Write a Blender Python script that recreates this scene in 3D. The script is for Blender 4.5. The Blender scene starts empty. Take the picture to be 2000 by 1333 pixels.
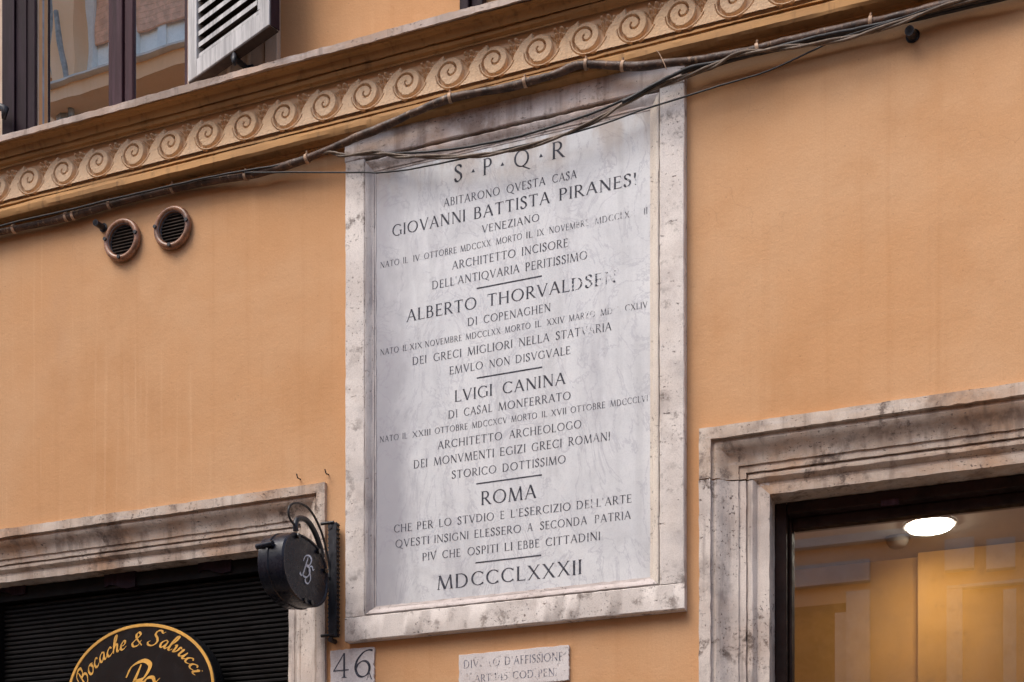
import bpy, math, random
import numpy as np
random.seed(7); rng = np.random.default_rng(7)
sc = bpy.context.scene
R = math.radians

# ------------------------------------------------------------------ camera, sky, sun, exposure
F = 2673.0; TH = R(20.9); HZ = 1905.0; P = 3.43; EYE = 1.6     # focal (2000 px wide photo), yaw, horizon row, distance to wall
cam_d = bpy.data.cameras.new('camera'); cam = bpy.data.objects.new('camera', cam_d)
sc.collection.objects.link(cam); sc.camera = cam
cam_d.sensor_width = 36; cam_d.lens = 36 * F / 2000
cam_d.shift_y = (HZ - 666.5) / 2000
cam_d.clip_start = .05; cam_d.clip_end = 500
cam.location = (0, -P, EYE); cam.rotation_euler = (R(90), 0, TH)

world = bpy.data.worlds.new('World'); sc.world = world; world.use_nodes = True
wn = world.node_tree; wn.nodes.clear()
sky = wn.nodes.new('ShaderNodeTexSky'); sky.sky_type = 'NISHITA'; sky.sun_disc = False
SUN_EL, SUN_AZ = R(55), R(212)      # azimuth measured from +Y clockwise seen from above
sky.sun_elevation = SUN_EL; sky.sun_rotation = SUN_AZ; sky.air_density = 1.0; sky.dust_density = 3.0; sky.ozone_density = .8
bg = wn.nodes.new('ShaderNodeBackground'); bg.inputs[1].default_value = .15
wo = wn.nodes.new('ShaderNodeOutputWorld')
wn.links.new(sky.outputs[0], bg.inputs[0]); wn.links.new(bg.outputs[0], wo.inputs[0])
sd = bpy.data.lights.new('sun', 'SUN'); sd.energy = 1.5; sd.angle = R(42); sd.color = (1, .965, .93)
sun = bpy.data.objects.new('sun', sd); sc.collection.objects.link(sun)
sun.rotation_euler = (R(90) - SUN_EL, 0, math.pi - SUN_AZ)
sc.view_settings.view_transform = 'Standard'; sc.view_settings.look = 'None'
sc.view_settings.gamma = 1; sc.view_settings.use_curve_mapping = False
sc.view_settings.exposure = .72

# ------------------------------------------------------------------ photo pixel -> point on a plane of the place
def ray(px, py):
    u = (px - 1000) / F; v = (HZ - py) / F
    return (-math.sin(TH) + u * math.cos(TH), math.cos(TH) + u * math.sin(TH), v)
def W(px, py, d=0.0):                 # plane parallel to the wall, d metres in front of it
    a, b, c = ray(px, py); t = (P - d) / b
    return (t * a, -d, EYE + t * c)
def WX(px, py, X0):                   # plane square to the wall at X0
    a, b, c = ray(px, py); t = X0 / a
    return (X0, -P + t * b, EYE + t * c)
def WZ(px, py, Z0):
    a, b, c = ray(px, py); t = (Z0 - EYE) / c
    return (t * a, -P + t * b, Z0)
def MR(px, py, yg, S):                # what a pane at Y=yg mirrors from the facade at Y=-S
    a, b, c = ray(px, py); t = (P + 2 * yg + S) / b
    return (t * a, -S, EYE + t * c)
def proj(p):
    x, y, z = p[0], p[1] + P, p[2] - EYE
    dep = -math.sin(TH) * x + math.cos(TH) * y; r = math.cos(TH) * x + math.sin(TH) * y
    return 1000 + F * r / dep, HZ - F * z / dep

# ------------------------------------------------------------------ object helpers
C = sc.collection
def wloc(o):
    l = np.zeros(3)
    while o is not None: l += np.array(o.location[:]); o = o.parent
    return l
class M:
    def __init__(s): s.v = []; s.f = []; s.m = []; s.at = []; s.wear = 0.
    def add(s, v, f, mi=0):
        n = len(s.v); s.v += [tuple(p) for p in v]; s.f += [tuple(i + n for i in q) for q in f]
        s.m += [mi] * len(f); s.at += [s.wear] * len(v)
    def box(s, a, b, mi=0):
        x0, y0, z0 = [min(a[i], b[i]) for i in range(3)]; x1, y1, z1 = [max(a[i], b[i]) for i in range(3)]
        s.add([(x0,y0,z0),(x1,y0,z0),(x1,y1,z0),(x0,y1,z0),(x0,y0,z1),(x1,y0,z1),(x1,y1,z1),(x0,y1,z1)],
              [(0,3,2,1),(4,5,6,7),(0,1,5,4),(1,2,6,5),(2,3,7,6),(3,0,4,7)], mi)
    def tube(s, pts, r, n=10, mi=0, cap=True):
        pts = [np.array(p, float) for p in pts]; N = len(pts); rr = r if hasattr(r, '__len__') else [r] * N
        V = []; up = np.array((0., 0., 1.)); last = None
        for i, p in enumerate(pts):
            t = pts[min(i + 1, N - 1)] - pts[max(i - 1, 0)]; t = t / (np.linalg.norm(t) + 1e-12)
            if last is None:
                a = up if abs(t[2]) < .9 else np.array((1., 0., 0.))
            else: a = last
            b = np.cross(t, a); b /= np.linalg.norm(b); a = np.cross(b, t); last = a
            for k in range(n):
                q = 2 * math.pi * k / n
                V.append(p + rr[i] * (math.cos(q) * a + math.sin(q) * b))
        f = [(i*n+k, i*n+(k+1) % n, (i+1)*n+(k+1) % n, (i+1)*n+k) for i in range(N-1) for k in range(n)]
        if cap: f += [tuple(range(n))[::-1], tuple((N-1)*n + k for k in range(n))]
        s.add(V, f, mi)
    def prism(s, poly, off, mi=0):     # poly: closed 3D outline, off: extrusion vector
        n = len(poly); off = np.array(off); a = [np.array(p) for p in poly]; b = [p + off for p in a]
        s.add(a + b, [tuple(range(n))[::-1], tuple(range(n, 2*n))] + [(i, (i+1) % n, n+(i+1) % n, n+i) for i in range(n)], mi)
    def build(s, name, mat, parent=None, smooth=False, label=None, bevel=0):
        me = bpy.data.meshes.new(name); L = wloc(parent) if parent else np.zeros(3)
        if not parent and s.v:
            a = np.array(s.v); L = np.array([(a[:,0].min()+a[:,0].max())/2, (a[:,1].min()+a[:,1].max())/2, a[:,2].min()])
        me.from_pydata([tuple(np.array(p) - L) for p in s.v], [], s.f); 
        for m_ in (mat if isinstance(mat, (list, tuple)) else [mat]): me.materials.append(m_)
        me.polygons.foreach_set('material_index', s.m)
        if any(s.at):
            a = me.attributes.new('wear', 'FLOAT', 'POINT'); a.data.foreach_set('value', s.at)
        me.update()
        if smooth:
            me.polygons.foreach_set('use_smooth', [True] * len(me.polygons))
            if smooth is not True: me.set_sharp_from_angle(angle=R(smooth))
        o = bpy.data.objects.new(name, me); C.objects.link(o); o.parent = parent
        if not parent: o.location = L
        if label: o['label'] = label
        if bevel:
            b = o.modifiers.new('bevel', 'BEVEL'); b.width = bevel; b.segments = 2; b.limit_method = 'ANGLE'; b.angle_limit = R(40)
        return o
def tag(o, label, cat, group=None, kind=None):
    if label: o['label'] = label
    if cat: o['category'] = cat
    if group: o['group'] = group
    if kind: o['kind'] = kind
    return o
def thing(name, loc, label, cat, group=None):
    o = bpy.data.objects.new(name, None); C.objects.link(o); o.location = loc; o.empty_display_size = .1
    return tag(o, label, cat, group)
def structure(o): o['kind'] = 'structure'; return o
def crom(pts, n=8):
    p = [np.array(q, float) for q in pts]; p = [2*p[0]-p[1]] + p + [2*p[-1]-p[-2]]; out = []
    for i in range(1, len(p) - 2):
        a, b, c, d = p[i-1], p[i], p[i+1], p[i+2]
        for k in range(n):
            t = k / n
            out.append(.5*((2*b)+(c-a)*t+(2*a-5*b+4*c-d)*t*t+(3*b-a-3*c+d)*t**3))
    out.append(p[-2]); return out

# ------------------------------------------------------------------ materials
class N:
    def __init__(s, name, rough=.8, metal=0., spec=.3):
        s.m = bpy.data.materials.new(name); s.m.use_nodes = True; s.t = s.m.node_tree; s.t.nodes.clear()
        s.o = s.n('OutputMaterial'); s.b = s.n('BsdfPrincipled'); s.l(s.b.outputs[0], s.o.inputs[0])
        s.b.inputs['Roughness'].default_value = rough; s.b.inputs['Metallic'].default_value = metal
        s.b.inputs['Specular IOR Level'].default_value = spec
        s.pos = s.n('NewGeometry').outputs['Position']
    def n(s, k, **kw):
        x = s.t.nodes.new('ShaderNode' + k)
        for a, b in kw.items(): setattr(x, a, b)
        return x
    def l(s, a, b): s.t.links.new(a, b)
    def val(s, sock, v):
        if hasattr(v, 'is_linked') or isinstance(v, bpy.types.NodeSocket): s.l(v, sock)
        else: sock.default_value = (*v, 1) if isinstance(v, tuple) and len(v) == 3 and sock.type == 'RGBA' else v
    def map(s, scale=(1,1,1), loc=(0,0,0), rot=(0,0,0)):
        m = s.n('Mapping'); s.l(s.pos, m.inputs[0]); m.inputs['Scale'].default_value = scale
        m.inputs['Location'].default_value = loc; m.inputs['Rotation'].default_value = rot; return m.outputs[0]
    def noise(s, scale=5, det=4, rough=.55, vec=None, dist=0.):
        x = s.n('TexNoise'); s.l(vec if vec is not None else s.pos, x.inputs['Vector'])
        x.inputs['Scale'].default_value = scale; x.inputs['Detail'].default_value = det
        x.inputs['Roughness'].default_value = rough; x.inputs['Distortion'].default_value = dist; return x.outputs['Fac']
    def vor(s, scale, vec=None, feat='F1'):
        x = s.n('TexVoronoi', feature=feat); s.l(vec if vec is not None else s.pos, x.inputs['Vector'])
        x.inputs['Scale'].default_value = scale; return x.outputs['Distance']
    def ramp(s, f, a, b, c0=0., c1=1.):
        x = s.n('MapRange', interpolation_type='SMOOTHSTEP'); s.l(f, x.inputs['Value'])
        x.inputs['From Min'].default_value = a; x.inputs['From Max'].default_value = b
        x.inputs['To Min'].default_value = c0; x.inputs['To Max'].default_value = c1; return x.outputs[0]
    def math(s, op, a, b=0.):
        x = s.n('Math', operation=op); s.val(x.inputs[0], a); s.val(x.inputs[1], b); return x.outputs[0]
    def mix(s, f, a, b, mode='MIX'):
        x = s.n('Mix', data_type='RGBA', blend_type=mode); s.val(x.inputs[0], f); s.val(x.inputs[6], a); s.val(x.inputs[7], b)
        return x.outputs[2]
    def sep(s):
        x = s.n('SeparateXYZ'); s.l(s.pos, x.inputs[0]); return x.outputs
    def col(s, c): s.val(s.b.inputs['Base Color'], c)
    def bump(s, h, strength=.3, dist=.002, prev=None):
        x = s.n('Bump'); s.l(h, x.inputs['Height']); x.inputs['Strength'].default_value = strength; x.inputs['Distance'].default_value = dist
        if prev is not None: s.l(prev, x.inputs['Normal'])
        s.l(x.outputs[0], s.b.inputs['Normal']); return x.outputs[0]

def mat_plaster(name, base=(.60,.325,.155), light=(.64,.385,.21), dark=(.47,.225,.088)):
    m = N(name, .9, spec=.15)
    big = m.noise(1.3, 5, .6); c = m.mix(m.ramp(big, .38, .66), base, light)
    m2 = m.noise(3.1, 5, .62, m.map((1,1,.7), (4,0,2))); c = m.mix(m.ramp(m2, .48, .74, 0, .42), c, dark)
    st = m.noise(1, 6, .65, m.map((26,26,.55))); c = m.mix(m.ramp(st, .50, .76, 0, .24), c, dark)
    st2 = m.noise(1, 4, .6, m.map((42,42,.8), (3,1,9), (0, R(1.5), 0)))
    zone = m.ramp(m.noise(1.1, 2, .5, m.map((1,1,1.0), (7,2,1))), .42, .62)
    c = m.mix(m.math('MULTIPLY', m.ramp(st2, .56, .70, 0, .22), zone), c, (.80,.52,.31))
    hz_ = m.noise(1, 5, .6, m.map((1.2,1.2,16), (1,0,3))); c = m.mix(m.ramp(hz_, .55, .75, 0, .22), c, light)
    gr = m.noise(2.2, 6, .7, m.map((1,1,.5), (9,0,5))); c = m.mix(m.ramp(gr, .56, .80, 0, .25), c, (.42,.27,.19))
    fine = m.noise(240, 3, .7); c = m.mix(m.ramp(fine, .35, .65, 0, .16), c, (.40,.20,.09))
    sp = m.vor(26); c = m.mix(m.ramp(sp, .03, .055, .35, 0), c, (.22,.12,.07))
    cr = m.n('TexVoronoi', feature='DISTANCE_TO_EDGE'); dv = m.n('VectorMath', operation='ADD'); nz = m.n('TexNoise'); nz.inputs['Scale'].default_value = 6; nz.inputs['Detail'].default_value = 5
    sc1 = m.n('VectorMath', operation='SCALE'); sc1.inputs['Scale'].default_value = .30; m.l(m.pos, nz.inputs['Vector']); m.l(nz.outputs['Color'], sc1.inputs[0])
    m.l(m.pos, dv.inputs[0]); m.l(sc1.outputs[0], dv.inputs[1]); m.l(dv.outputs[0], cr.inputs['Vector']); cr.inputs['Scale'].default_value = 1.5
    crack = m.math('MULTIPLY', m.math('SUBTRACT', 1., m.ramp(cr.outputs['Distance'], .0008, .0028)), m.ramp(m.noise(2.4, 3, .5, m.map((1,1,1), (2,9,4))), .56, .62))
    c = m.mix(m.math('MULTIPLY', crack, .12), c, (.22,.11,.05))
    m.col(c)
    h = m.math('ADD', m.math('MULTIPLY', m.noise(90, 4, .7), .5), m.math('MULTIPLY', m.noise(7, 3, .5), 1.6))
    h = m.math('ADD', h, m.math('MULTIPLY', st, .35)); m.bump(h, .55, .004); return m.m
def mat_stone(name, base=(.56,.50,.465), alt=(.47,.41,.38), pits=.6, stain=.35, stain_c=(.17,.12,.09), vert=False, warm=0., pit_sc=1., streak=.0, spots=0.):
    m = N(name, .72, spec=.3)
    c = m.mix(m.ramp(m.noise(7, 6, .6), .35, .65), base, alt)
    b = m.noise(1, 6, .65, m.map((60, 60, 9) if vert else (9, 9, 60))); c = m.mix(m.ramp(b, .52, .72, 0, .45), c, (.66,.60,.56))
    if warm: c = m.mix(m.ramp(m.noise(4.3, 5, .6, m.map((1,1,1.5), (2,5,7))), .45, .68, 0, warm), c, (.50,.27,.13))
    s1 = m.noise(5.5, 7, .68, m.map((1.3,1.3,1) , (5,5,1))); c = m.mix(m.ramp(s1, .50, .72, 0, stain), c, stain_c)
    if streak:
        sk = m.noise(1, 5, .6, m.map((38,38,2.2), (1,3,2))); c = m.mix(m.ramp(sk, .5, .72, 0, streak), c, stain_c)
    if spots:
        s3 = m.math('MULTIPLY', m.ramp(m.noise(24, 7, .72, m.map((1,1,1), (1,7,3))), .50, .66), m.ramp(m.noise(3.6, 3, .5, m.map((1,1,1.6), (6,2,8))), .44, .58)); c = m.mix(m.math('MULTIPLY', s3, spots), c, (.10,.065,.048))
    reg = m.ramp(m.noise(9, 4, .6, m.map((1,1,1), (8,1,3))), .44, .60, .0, 1)
    p1 = m.noise(170*pit_sc, 3, .6, m.map((.8,.8,1) if not vert else (1,1,.75))); p1 = m.ramp(p1, .60, .68)
    p1 = m.math('MULTIPLY', p1, reg)
    p2 = m.ramp(m.noise(70*pit_sc, 4, .6, m.map((.6,.6,1.5), (3,3,3))), .665, .71)
    pp = m.math('MAXIMUM', p1, p2)
    c = m.mix(m.math('MULTIPLY', pp, pits), c, (.12,.085,.07))
    c = m.mix(m.ramp(m.noise(330, 2, .6), .4, .62, 0, .2), c, (.30,.25,.22))
    m.col(c); n1 = m.bump(m.noise(45, 5, .65), .35, .0022); m.bump(m.math('MULTIPLY', pp, -1.), .6, .003, n1); return m.m
def mat_marble():
    m = N('marble', .5, spec=.4); s = m.sep()
    c = m.mix(m.ramp(m.noise(4, 6, .6, None, .8), .35, .66), (.60,.60,.60), (.70,.695,.68))
    v = m.noise(6, 8, .62, m.map((1.2,1,.6), (2,0,0), (0, R(35), 0)), 2.2)
    vein = m.math('SUBTRACT', 1., m.ramp(m.math('ABSOLUTE', m.math('SUBTRACT', v, .5)), 0., .022)); c = m.mix(m.math('MULTIPLY', vein, .42), c, (.34,.33,.37))
    c = m.mix(m.ramp(m.noise(14, 6, .7, m.map((1,1,.8), (3,3,9)), 1.0), .52, .7, 0, .30), c, (.74,.73,.745))
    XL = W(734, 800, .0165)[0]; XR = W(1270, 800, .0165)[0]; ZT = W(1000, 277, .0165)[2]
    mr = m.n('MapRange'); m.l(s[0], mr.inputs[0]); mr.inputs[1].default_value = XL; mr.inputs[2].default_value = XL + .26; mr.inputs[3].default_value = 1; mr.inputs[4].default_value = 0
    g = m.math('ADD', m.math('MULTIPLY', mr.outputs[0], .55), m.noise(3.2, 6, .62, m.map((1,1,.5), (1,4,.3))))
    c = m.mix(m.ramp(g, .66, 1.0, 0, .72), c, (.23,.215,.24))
    sk = m.noise(1, 6, .6, m.map((20,20,1.1), (5,1,2))); c = m.mix(m.ramp(sk, .50, .76, 0, .34), c, (.36,.35,.35))
    c = m.mix(m.ramp(m.noise(9, 7, .65, m.map((1,1,.8), (1,2,7)), .6), .48, .70, 0, .30), c, (.38,.37,.37))
    c = m.mix(m.ramp(m.noise(1, 6, .65, m.map((5,5,.9), (3,2,6)), .5), .52, .70, 0, .42), c, (.30,.285,.31))
    mt = m.n('MapRange'); m.l(s[2], mt.inputs[0]); mt.inputs[1].default_value = ZT - .13; mt.inputs[2].default_value = ZT + .02; mt.inputs[3].default_value = 0; mt.inputs[4].default_value = .9
    br = m.math('MULTIPLY', m.ramp(m.noise(1, 5, .6, m.map((16,16,4), (8,1,2))), .42, .66), mt.outputs[0])
    c = m.mix(m.math('MULTIPLY', br, .9), c, (.36,.26,.19))
    c = m.mix(m.ramp(m.noise(260, 2, .6), .45, .65, 0, .12), c, (.3,.3,.34)); m.col(c)
    m.bump(m.noise(30, 6, .6), .15, .002); return m.m
def mat_paint(name, col, rough=.45, var=.25, wear=None, spec=.4, metal=0., sc_=14, bump=.12):
    m = N(name, rough, metal, spec); dk = tuple(x * (1 - var) for x in col); lt = tuple(min(1, x * (1 + var)) for x in col)
    c = m.mix(m.ramp(m.noise(sc_, 5, .65), .35, .65), dk, lt)
    c = m.mix(m.ramp(m.noise(sc_ * 9, 4, .7), .55, .72, 0, .35), c, tuple(x * .5 for x in col))
    if wear: c = m.mix(m.ramp(m.noise(sc_ * 2.3, 6, .7, m.map((1,1,.4), (2,2,2))), .56, .66, 0, .8), c, wear)
    m.col(c); r = m.ramp(m.noise(sc_*3, 4, .6), .3, .7, max(.05, rough - .12), min(1, rough + .15)); m.l(r, m.b.inputs['Roughness'])
    m.bump(m.noise(sc_ * 6, 4, .6), bump, .002); return m.m
def mat_letter(name, col, soft=0.):
    m = N(name, .8, spec=.1)
    at = m.n('Attribute', attribute_name='wear'); tr = m.n('BsdfTransparent'); mx = m.n('MixShader')
    f = m.math('ADD', m.math('ADD', m.noise(150, 4, .65), at.outputs['Fac']), soft)
    f = m.ramp(f, .62, .80); m.col(m.mix(m.ramp(m.noise(60, 4, .6), .35, .7), col, tuple(min(1, x * 2.4 + .02) for x in col)))
    m.l(f, mx.inputs[0]); m.l(m.b.outputs[0], mx.inputs[1]); m.l(tr.outputs[0], mx.inputs[2]); m.l(mx.outputs[0], m.o.inputs[0]); return m.m
def mat_glass(name, refl, tint=(.9,.93,.92), wavy=.0):
    m = N(name); fr = m.n('Fresnel'); fr.inputs[0].default_value = 1.5
    f = m.math('MAXIMUM', fr.outputs[0], refl)
    g = m.n('BsdfGlossy'); g.inputs['Roughness'].default_value = .004; g.inputs['Color'].default_value = (.98,.965,.93,1)
    t = m.n('BsdfTransparent'); t.inputs['Color'].default_value = (*tint, 1); mx = m.n('MixShader')
    m.l(f, mx.inputs[0]); m.l(t.outputs[0], mx.inputs[1]); m.l(g.outputs[0], mx.inputs[2]); m.l(mx.outputs[0], m.o.inputs[0])
    if wavy:
        b = m.n('Bump'); b.inputs['Strength'].default_value = 1; b.inputs['Distance'].default_value = wavy
        m.l(m.noise(3.2, 2, .5, m.map((1,1,.7))), b.inputs['Height']); m.l(b.outputs[0], g.inputs['Normal'])
    return m.m
def mat_wood(name, col, pale, amt=.5, sp=.3):
    m = N(name, .6, spec=sp)
    g = m.noise(1, 6, .65, m.map((70,70,2.5))); c = m.mix(m.ramp(g, .35, .7), col, tuple(x * .62 for x in col))
    c = m.mix(m.ramp(m.noise(1, 6, .7, m.map((26,26,3), (4,1,2))), .44, .62, 0, amt), c, pale); m.col(c); m.bump(g, .25, .002); return m.m

PL = mat_plaster('orange_plaster')
ST_FRAME = mat_stone('plaque_travertine', (.76,.69,.625), (.64,.57,.51), .85, .38, (.27,.20,.17), True, spots=.75)
ST_TOP = mat_stone('plaque_travertine_dirty', (.70,.63,.59), (.55,.46,.41), .8, .75, (.20,.12,.085), False, .65, streak=.5, spots=.6)
ST_DOOR = mat_stone('door_travertine', (.72,.635,.56), (.54,.465,.41), .95, .7, (.17,.13,.115), True, .15, spots=1., streak=.55)
ST_LINTEL = mat_stone('lintel_travertine', (.68,.575,.475), (.49,.37,.28), .9, .8, (.15,.09,.06), False, .7, spots=.9, streak=.5)
ST_SILL = mat_stone('sill_stone', (.50,.40,.34), (.36,.27,.21), .5, .75, (.12,.08,.06), False, .4, streak=.6)
MARBLE = mat_marble()
ST_TAB = mat_stone('tablet_marble', (.74,.69,.66), (.62,.56,.53), .25, .45, (.38,.28,.22), True)
def mat_ochre(name, a, b, dirt, drips=.5):
    m = N(name, .8, spec=.2); c = m.mix(m.ramp(m.noise(3, 5, .6, m.map((1,1,3))), .35, .68), a, b)
    c = m.mix(m.ramp(m.noise(1, 6, .6, m.map((45,45,4))), .5, .74, 0, drips), c, dirt)
    c = m.mix(m.ramp(m.noise(1, 5, .7, m.map((2,2,55), (4,4,4))), .56, .75, 0, .45), c, dirt)
    c = m.mix(m.ramp(m.noise(40, 5, .7), .6, .75, 0, .35), c, (.30,.20,.13)); m.col(c)
    n1 = m.bump(m.noise(60, 4, .65), .3, .002); m.bump(m.noise(9, 3, .5), .5, .006, n1); return m.m
OCH = mat_ochre('ochre_moulding', (.43,.23,.088), (.33,.18,.075), (.12,.07,.035), .6)
FRZ = mat_ochre('frieze_plaster', (.74,.52,.33), (.70,.465,.27), (.42,.28,.19), .3)
LET = mat_letter('inscription_black', (.040,.040,.048))
LET_F = mat_letter('inscription_grey', (.10,.10,.12), .06)
GOLD = mat_paint('gold_paint', (.72,.38,.075), .45, .15, bump=.05)
BLK = mat_paint('black_gloss', (.010,.010,.011), .12, .1, spec=.5, bump=.0)
BLKM = mat_paint('black_metal', (.010,.011,.018), .30, .2, (.018,.019,.027), spec=.28, sc_=22, bump=.03)
IRON = mat_paint('bracket_iron', (.015,.015,.019), .4, .4, (.045,.04,.042), sc_=40)
SLATM = mat_paint('roller_slat_black', (.0055,.0042,.004), .5, .3, sc_=8, bump=.06, spec=.15)
FRAME = mat_wood('window_frame_brown', (.052,.021,.027), (.11,.06,.075), .35, .12)
DKW = mat_wood('dark_shutter_wood', (.020,.008,.012), (.045,.024,.036), .35, .12)
PALEW = mat_wood('weathered_pale_wood', (.46,.44,.425), (.68,.655,.63), .6)
DKB = mat_wood('shutter_shade_brown', (.05,.03,.022), (.10,.07,.05), .3)  # dark tone paints the shade between the slats and under the leaf
DFR = mat_paint('dark_bronze_frame', (.024,.011,.008), .65, .3, sc_=10, bump=.05, spec=.2)
COND = mat_paint('old_conduit', (.075,.040,.024), .5, .5, (.30,.18,.10), sc_=26, bump=.7)
CAB = mat_paint('brown_cable', (.13,.09,.06), .55, .3, (.3,.22,.16), sc_=30)
CABK = mat_paint('black_cable', (.02,.018,.018), .5, .3, sc_=30)
TIE = mat_paint('pale_cable_tie', (.42,.27,.17), .6, .3, sc_=40)
COPP = mat_paint('painted_vent_ring', (.25,.115,.06), .3, .35, (.42,.25,.16), spec=.5, sc_=35)
STEEL = mat_paint('worn_steel', (.35,.33,.33), .4, .3, metal=.6, sc_=40)
DARK = mat_paint('dark_void', (.008,.007,.007), .9, .2)
GREYM = mat_paint('grey_blue_paint', (.28,.31,.36), .5, .2)
BEIGE = mat_stone('window_surround_beige', (.60,.45,.33), (.52,.37,.26), .1, .35, (.30,.20,.14), True)
GL_UP = mat_glass('window_glass', .9, (.5,.5,.5), .0005)
GL_SH = mat_glass('shop_glass', .17, (.93,.93,.92))

# ------------------------------------------------------------------ letters
T_, t_ = .122, .052
def _v(x, w=T_, y0=0, y1=1): return [[(x-w/2,y0),(x+w/2,y0),(x+w/2,y1),(x-w/2,y1)]]
def _s(x, y, h=.12):
    return [[(x-h,0),(x+h,0),(x+h*.5,.04),(x-h*.5,.04)]] if y == 0 else [[(x-h*.5,.96),(x+h*.5,.96),(x+h,1),(x-h,1)]]
def _d(x0, y0, x1, y1, w): return [[(x0-w/2,y0),(x0+w/2,y0),(x1+w/2,y1),(x1-w/2,y1)]]
def _h(x0, x1, y, w=t_): return [[(x0,y-w/2),(x1,y-w/2),(x1,y+w/2),(x0,y+w/2)]]
def _a(cx, cy, rx, ry, a0, a1, th=T_, n=None):
    n = n or max(6, int(abs(a1 - a0) / 15)); o = []; q = []
    for i in range(n + 1):
        a = R(a0 + (a1 - a0) * i / n); w = (t_ + (th - t_) * abs(math.cos(a)) ** 1.3) / 2
        ca, sa = math.cos(a), math.sin(a); q.append(((cx+(rx+w)*ca, cy+(ry+w)*sa), (cx+(rx-w)*ca, cy+(ry-w)*sa)))
    for i in range(n): o.append([q[i][0], q[i+1][0], q[i+1][1], q[i][1]])
    return o
def pen(pts, w0, w1, ang, n=6, taper=True):
    c = crom(pts, n); q = []; m = len(c)
    for i, p in enumerate(c):
        t = c[min(i+1, m-1)] - c[max(i-1, 0)]; l = math.hypot(*t) + 1e-9; a = math.atan2(t[1], t[0])
        w = (w0 + (w1 - w0) * abs(math.sin(a - ang))) / 2
        if taper: w *= min(1, .45 + 3. * min(i, m-1-i) / m)
        nx, ny = -t[1]/l, t[0]/l; q.append(((p[0]+nx*w, p[1]+ny*w), (p[0]-nx*w, p[1]-ny*w)))
    return [[q[i][0], q[i][1], q[i+1][1], q[i+1][0]] for i in range(m-1)]
def tick(x, y0, y1, w=.035): return [[(x-w,y0),(x,y0),(x,y1),(x-w*.35,y1)]] if abs(y1-y0) else []
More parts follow.
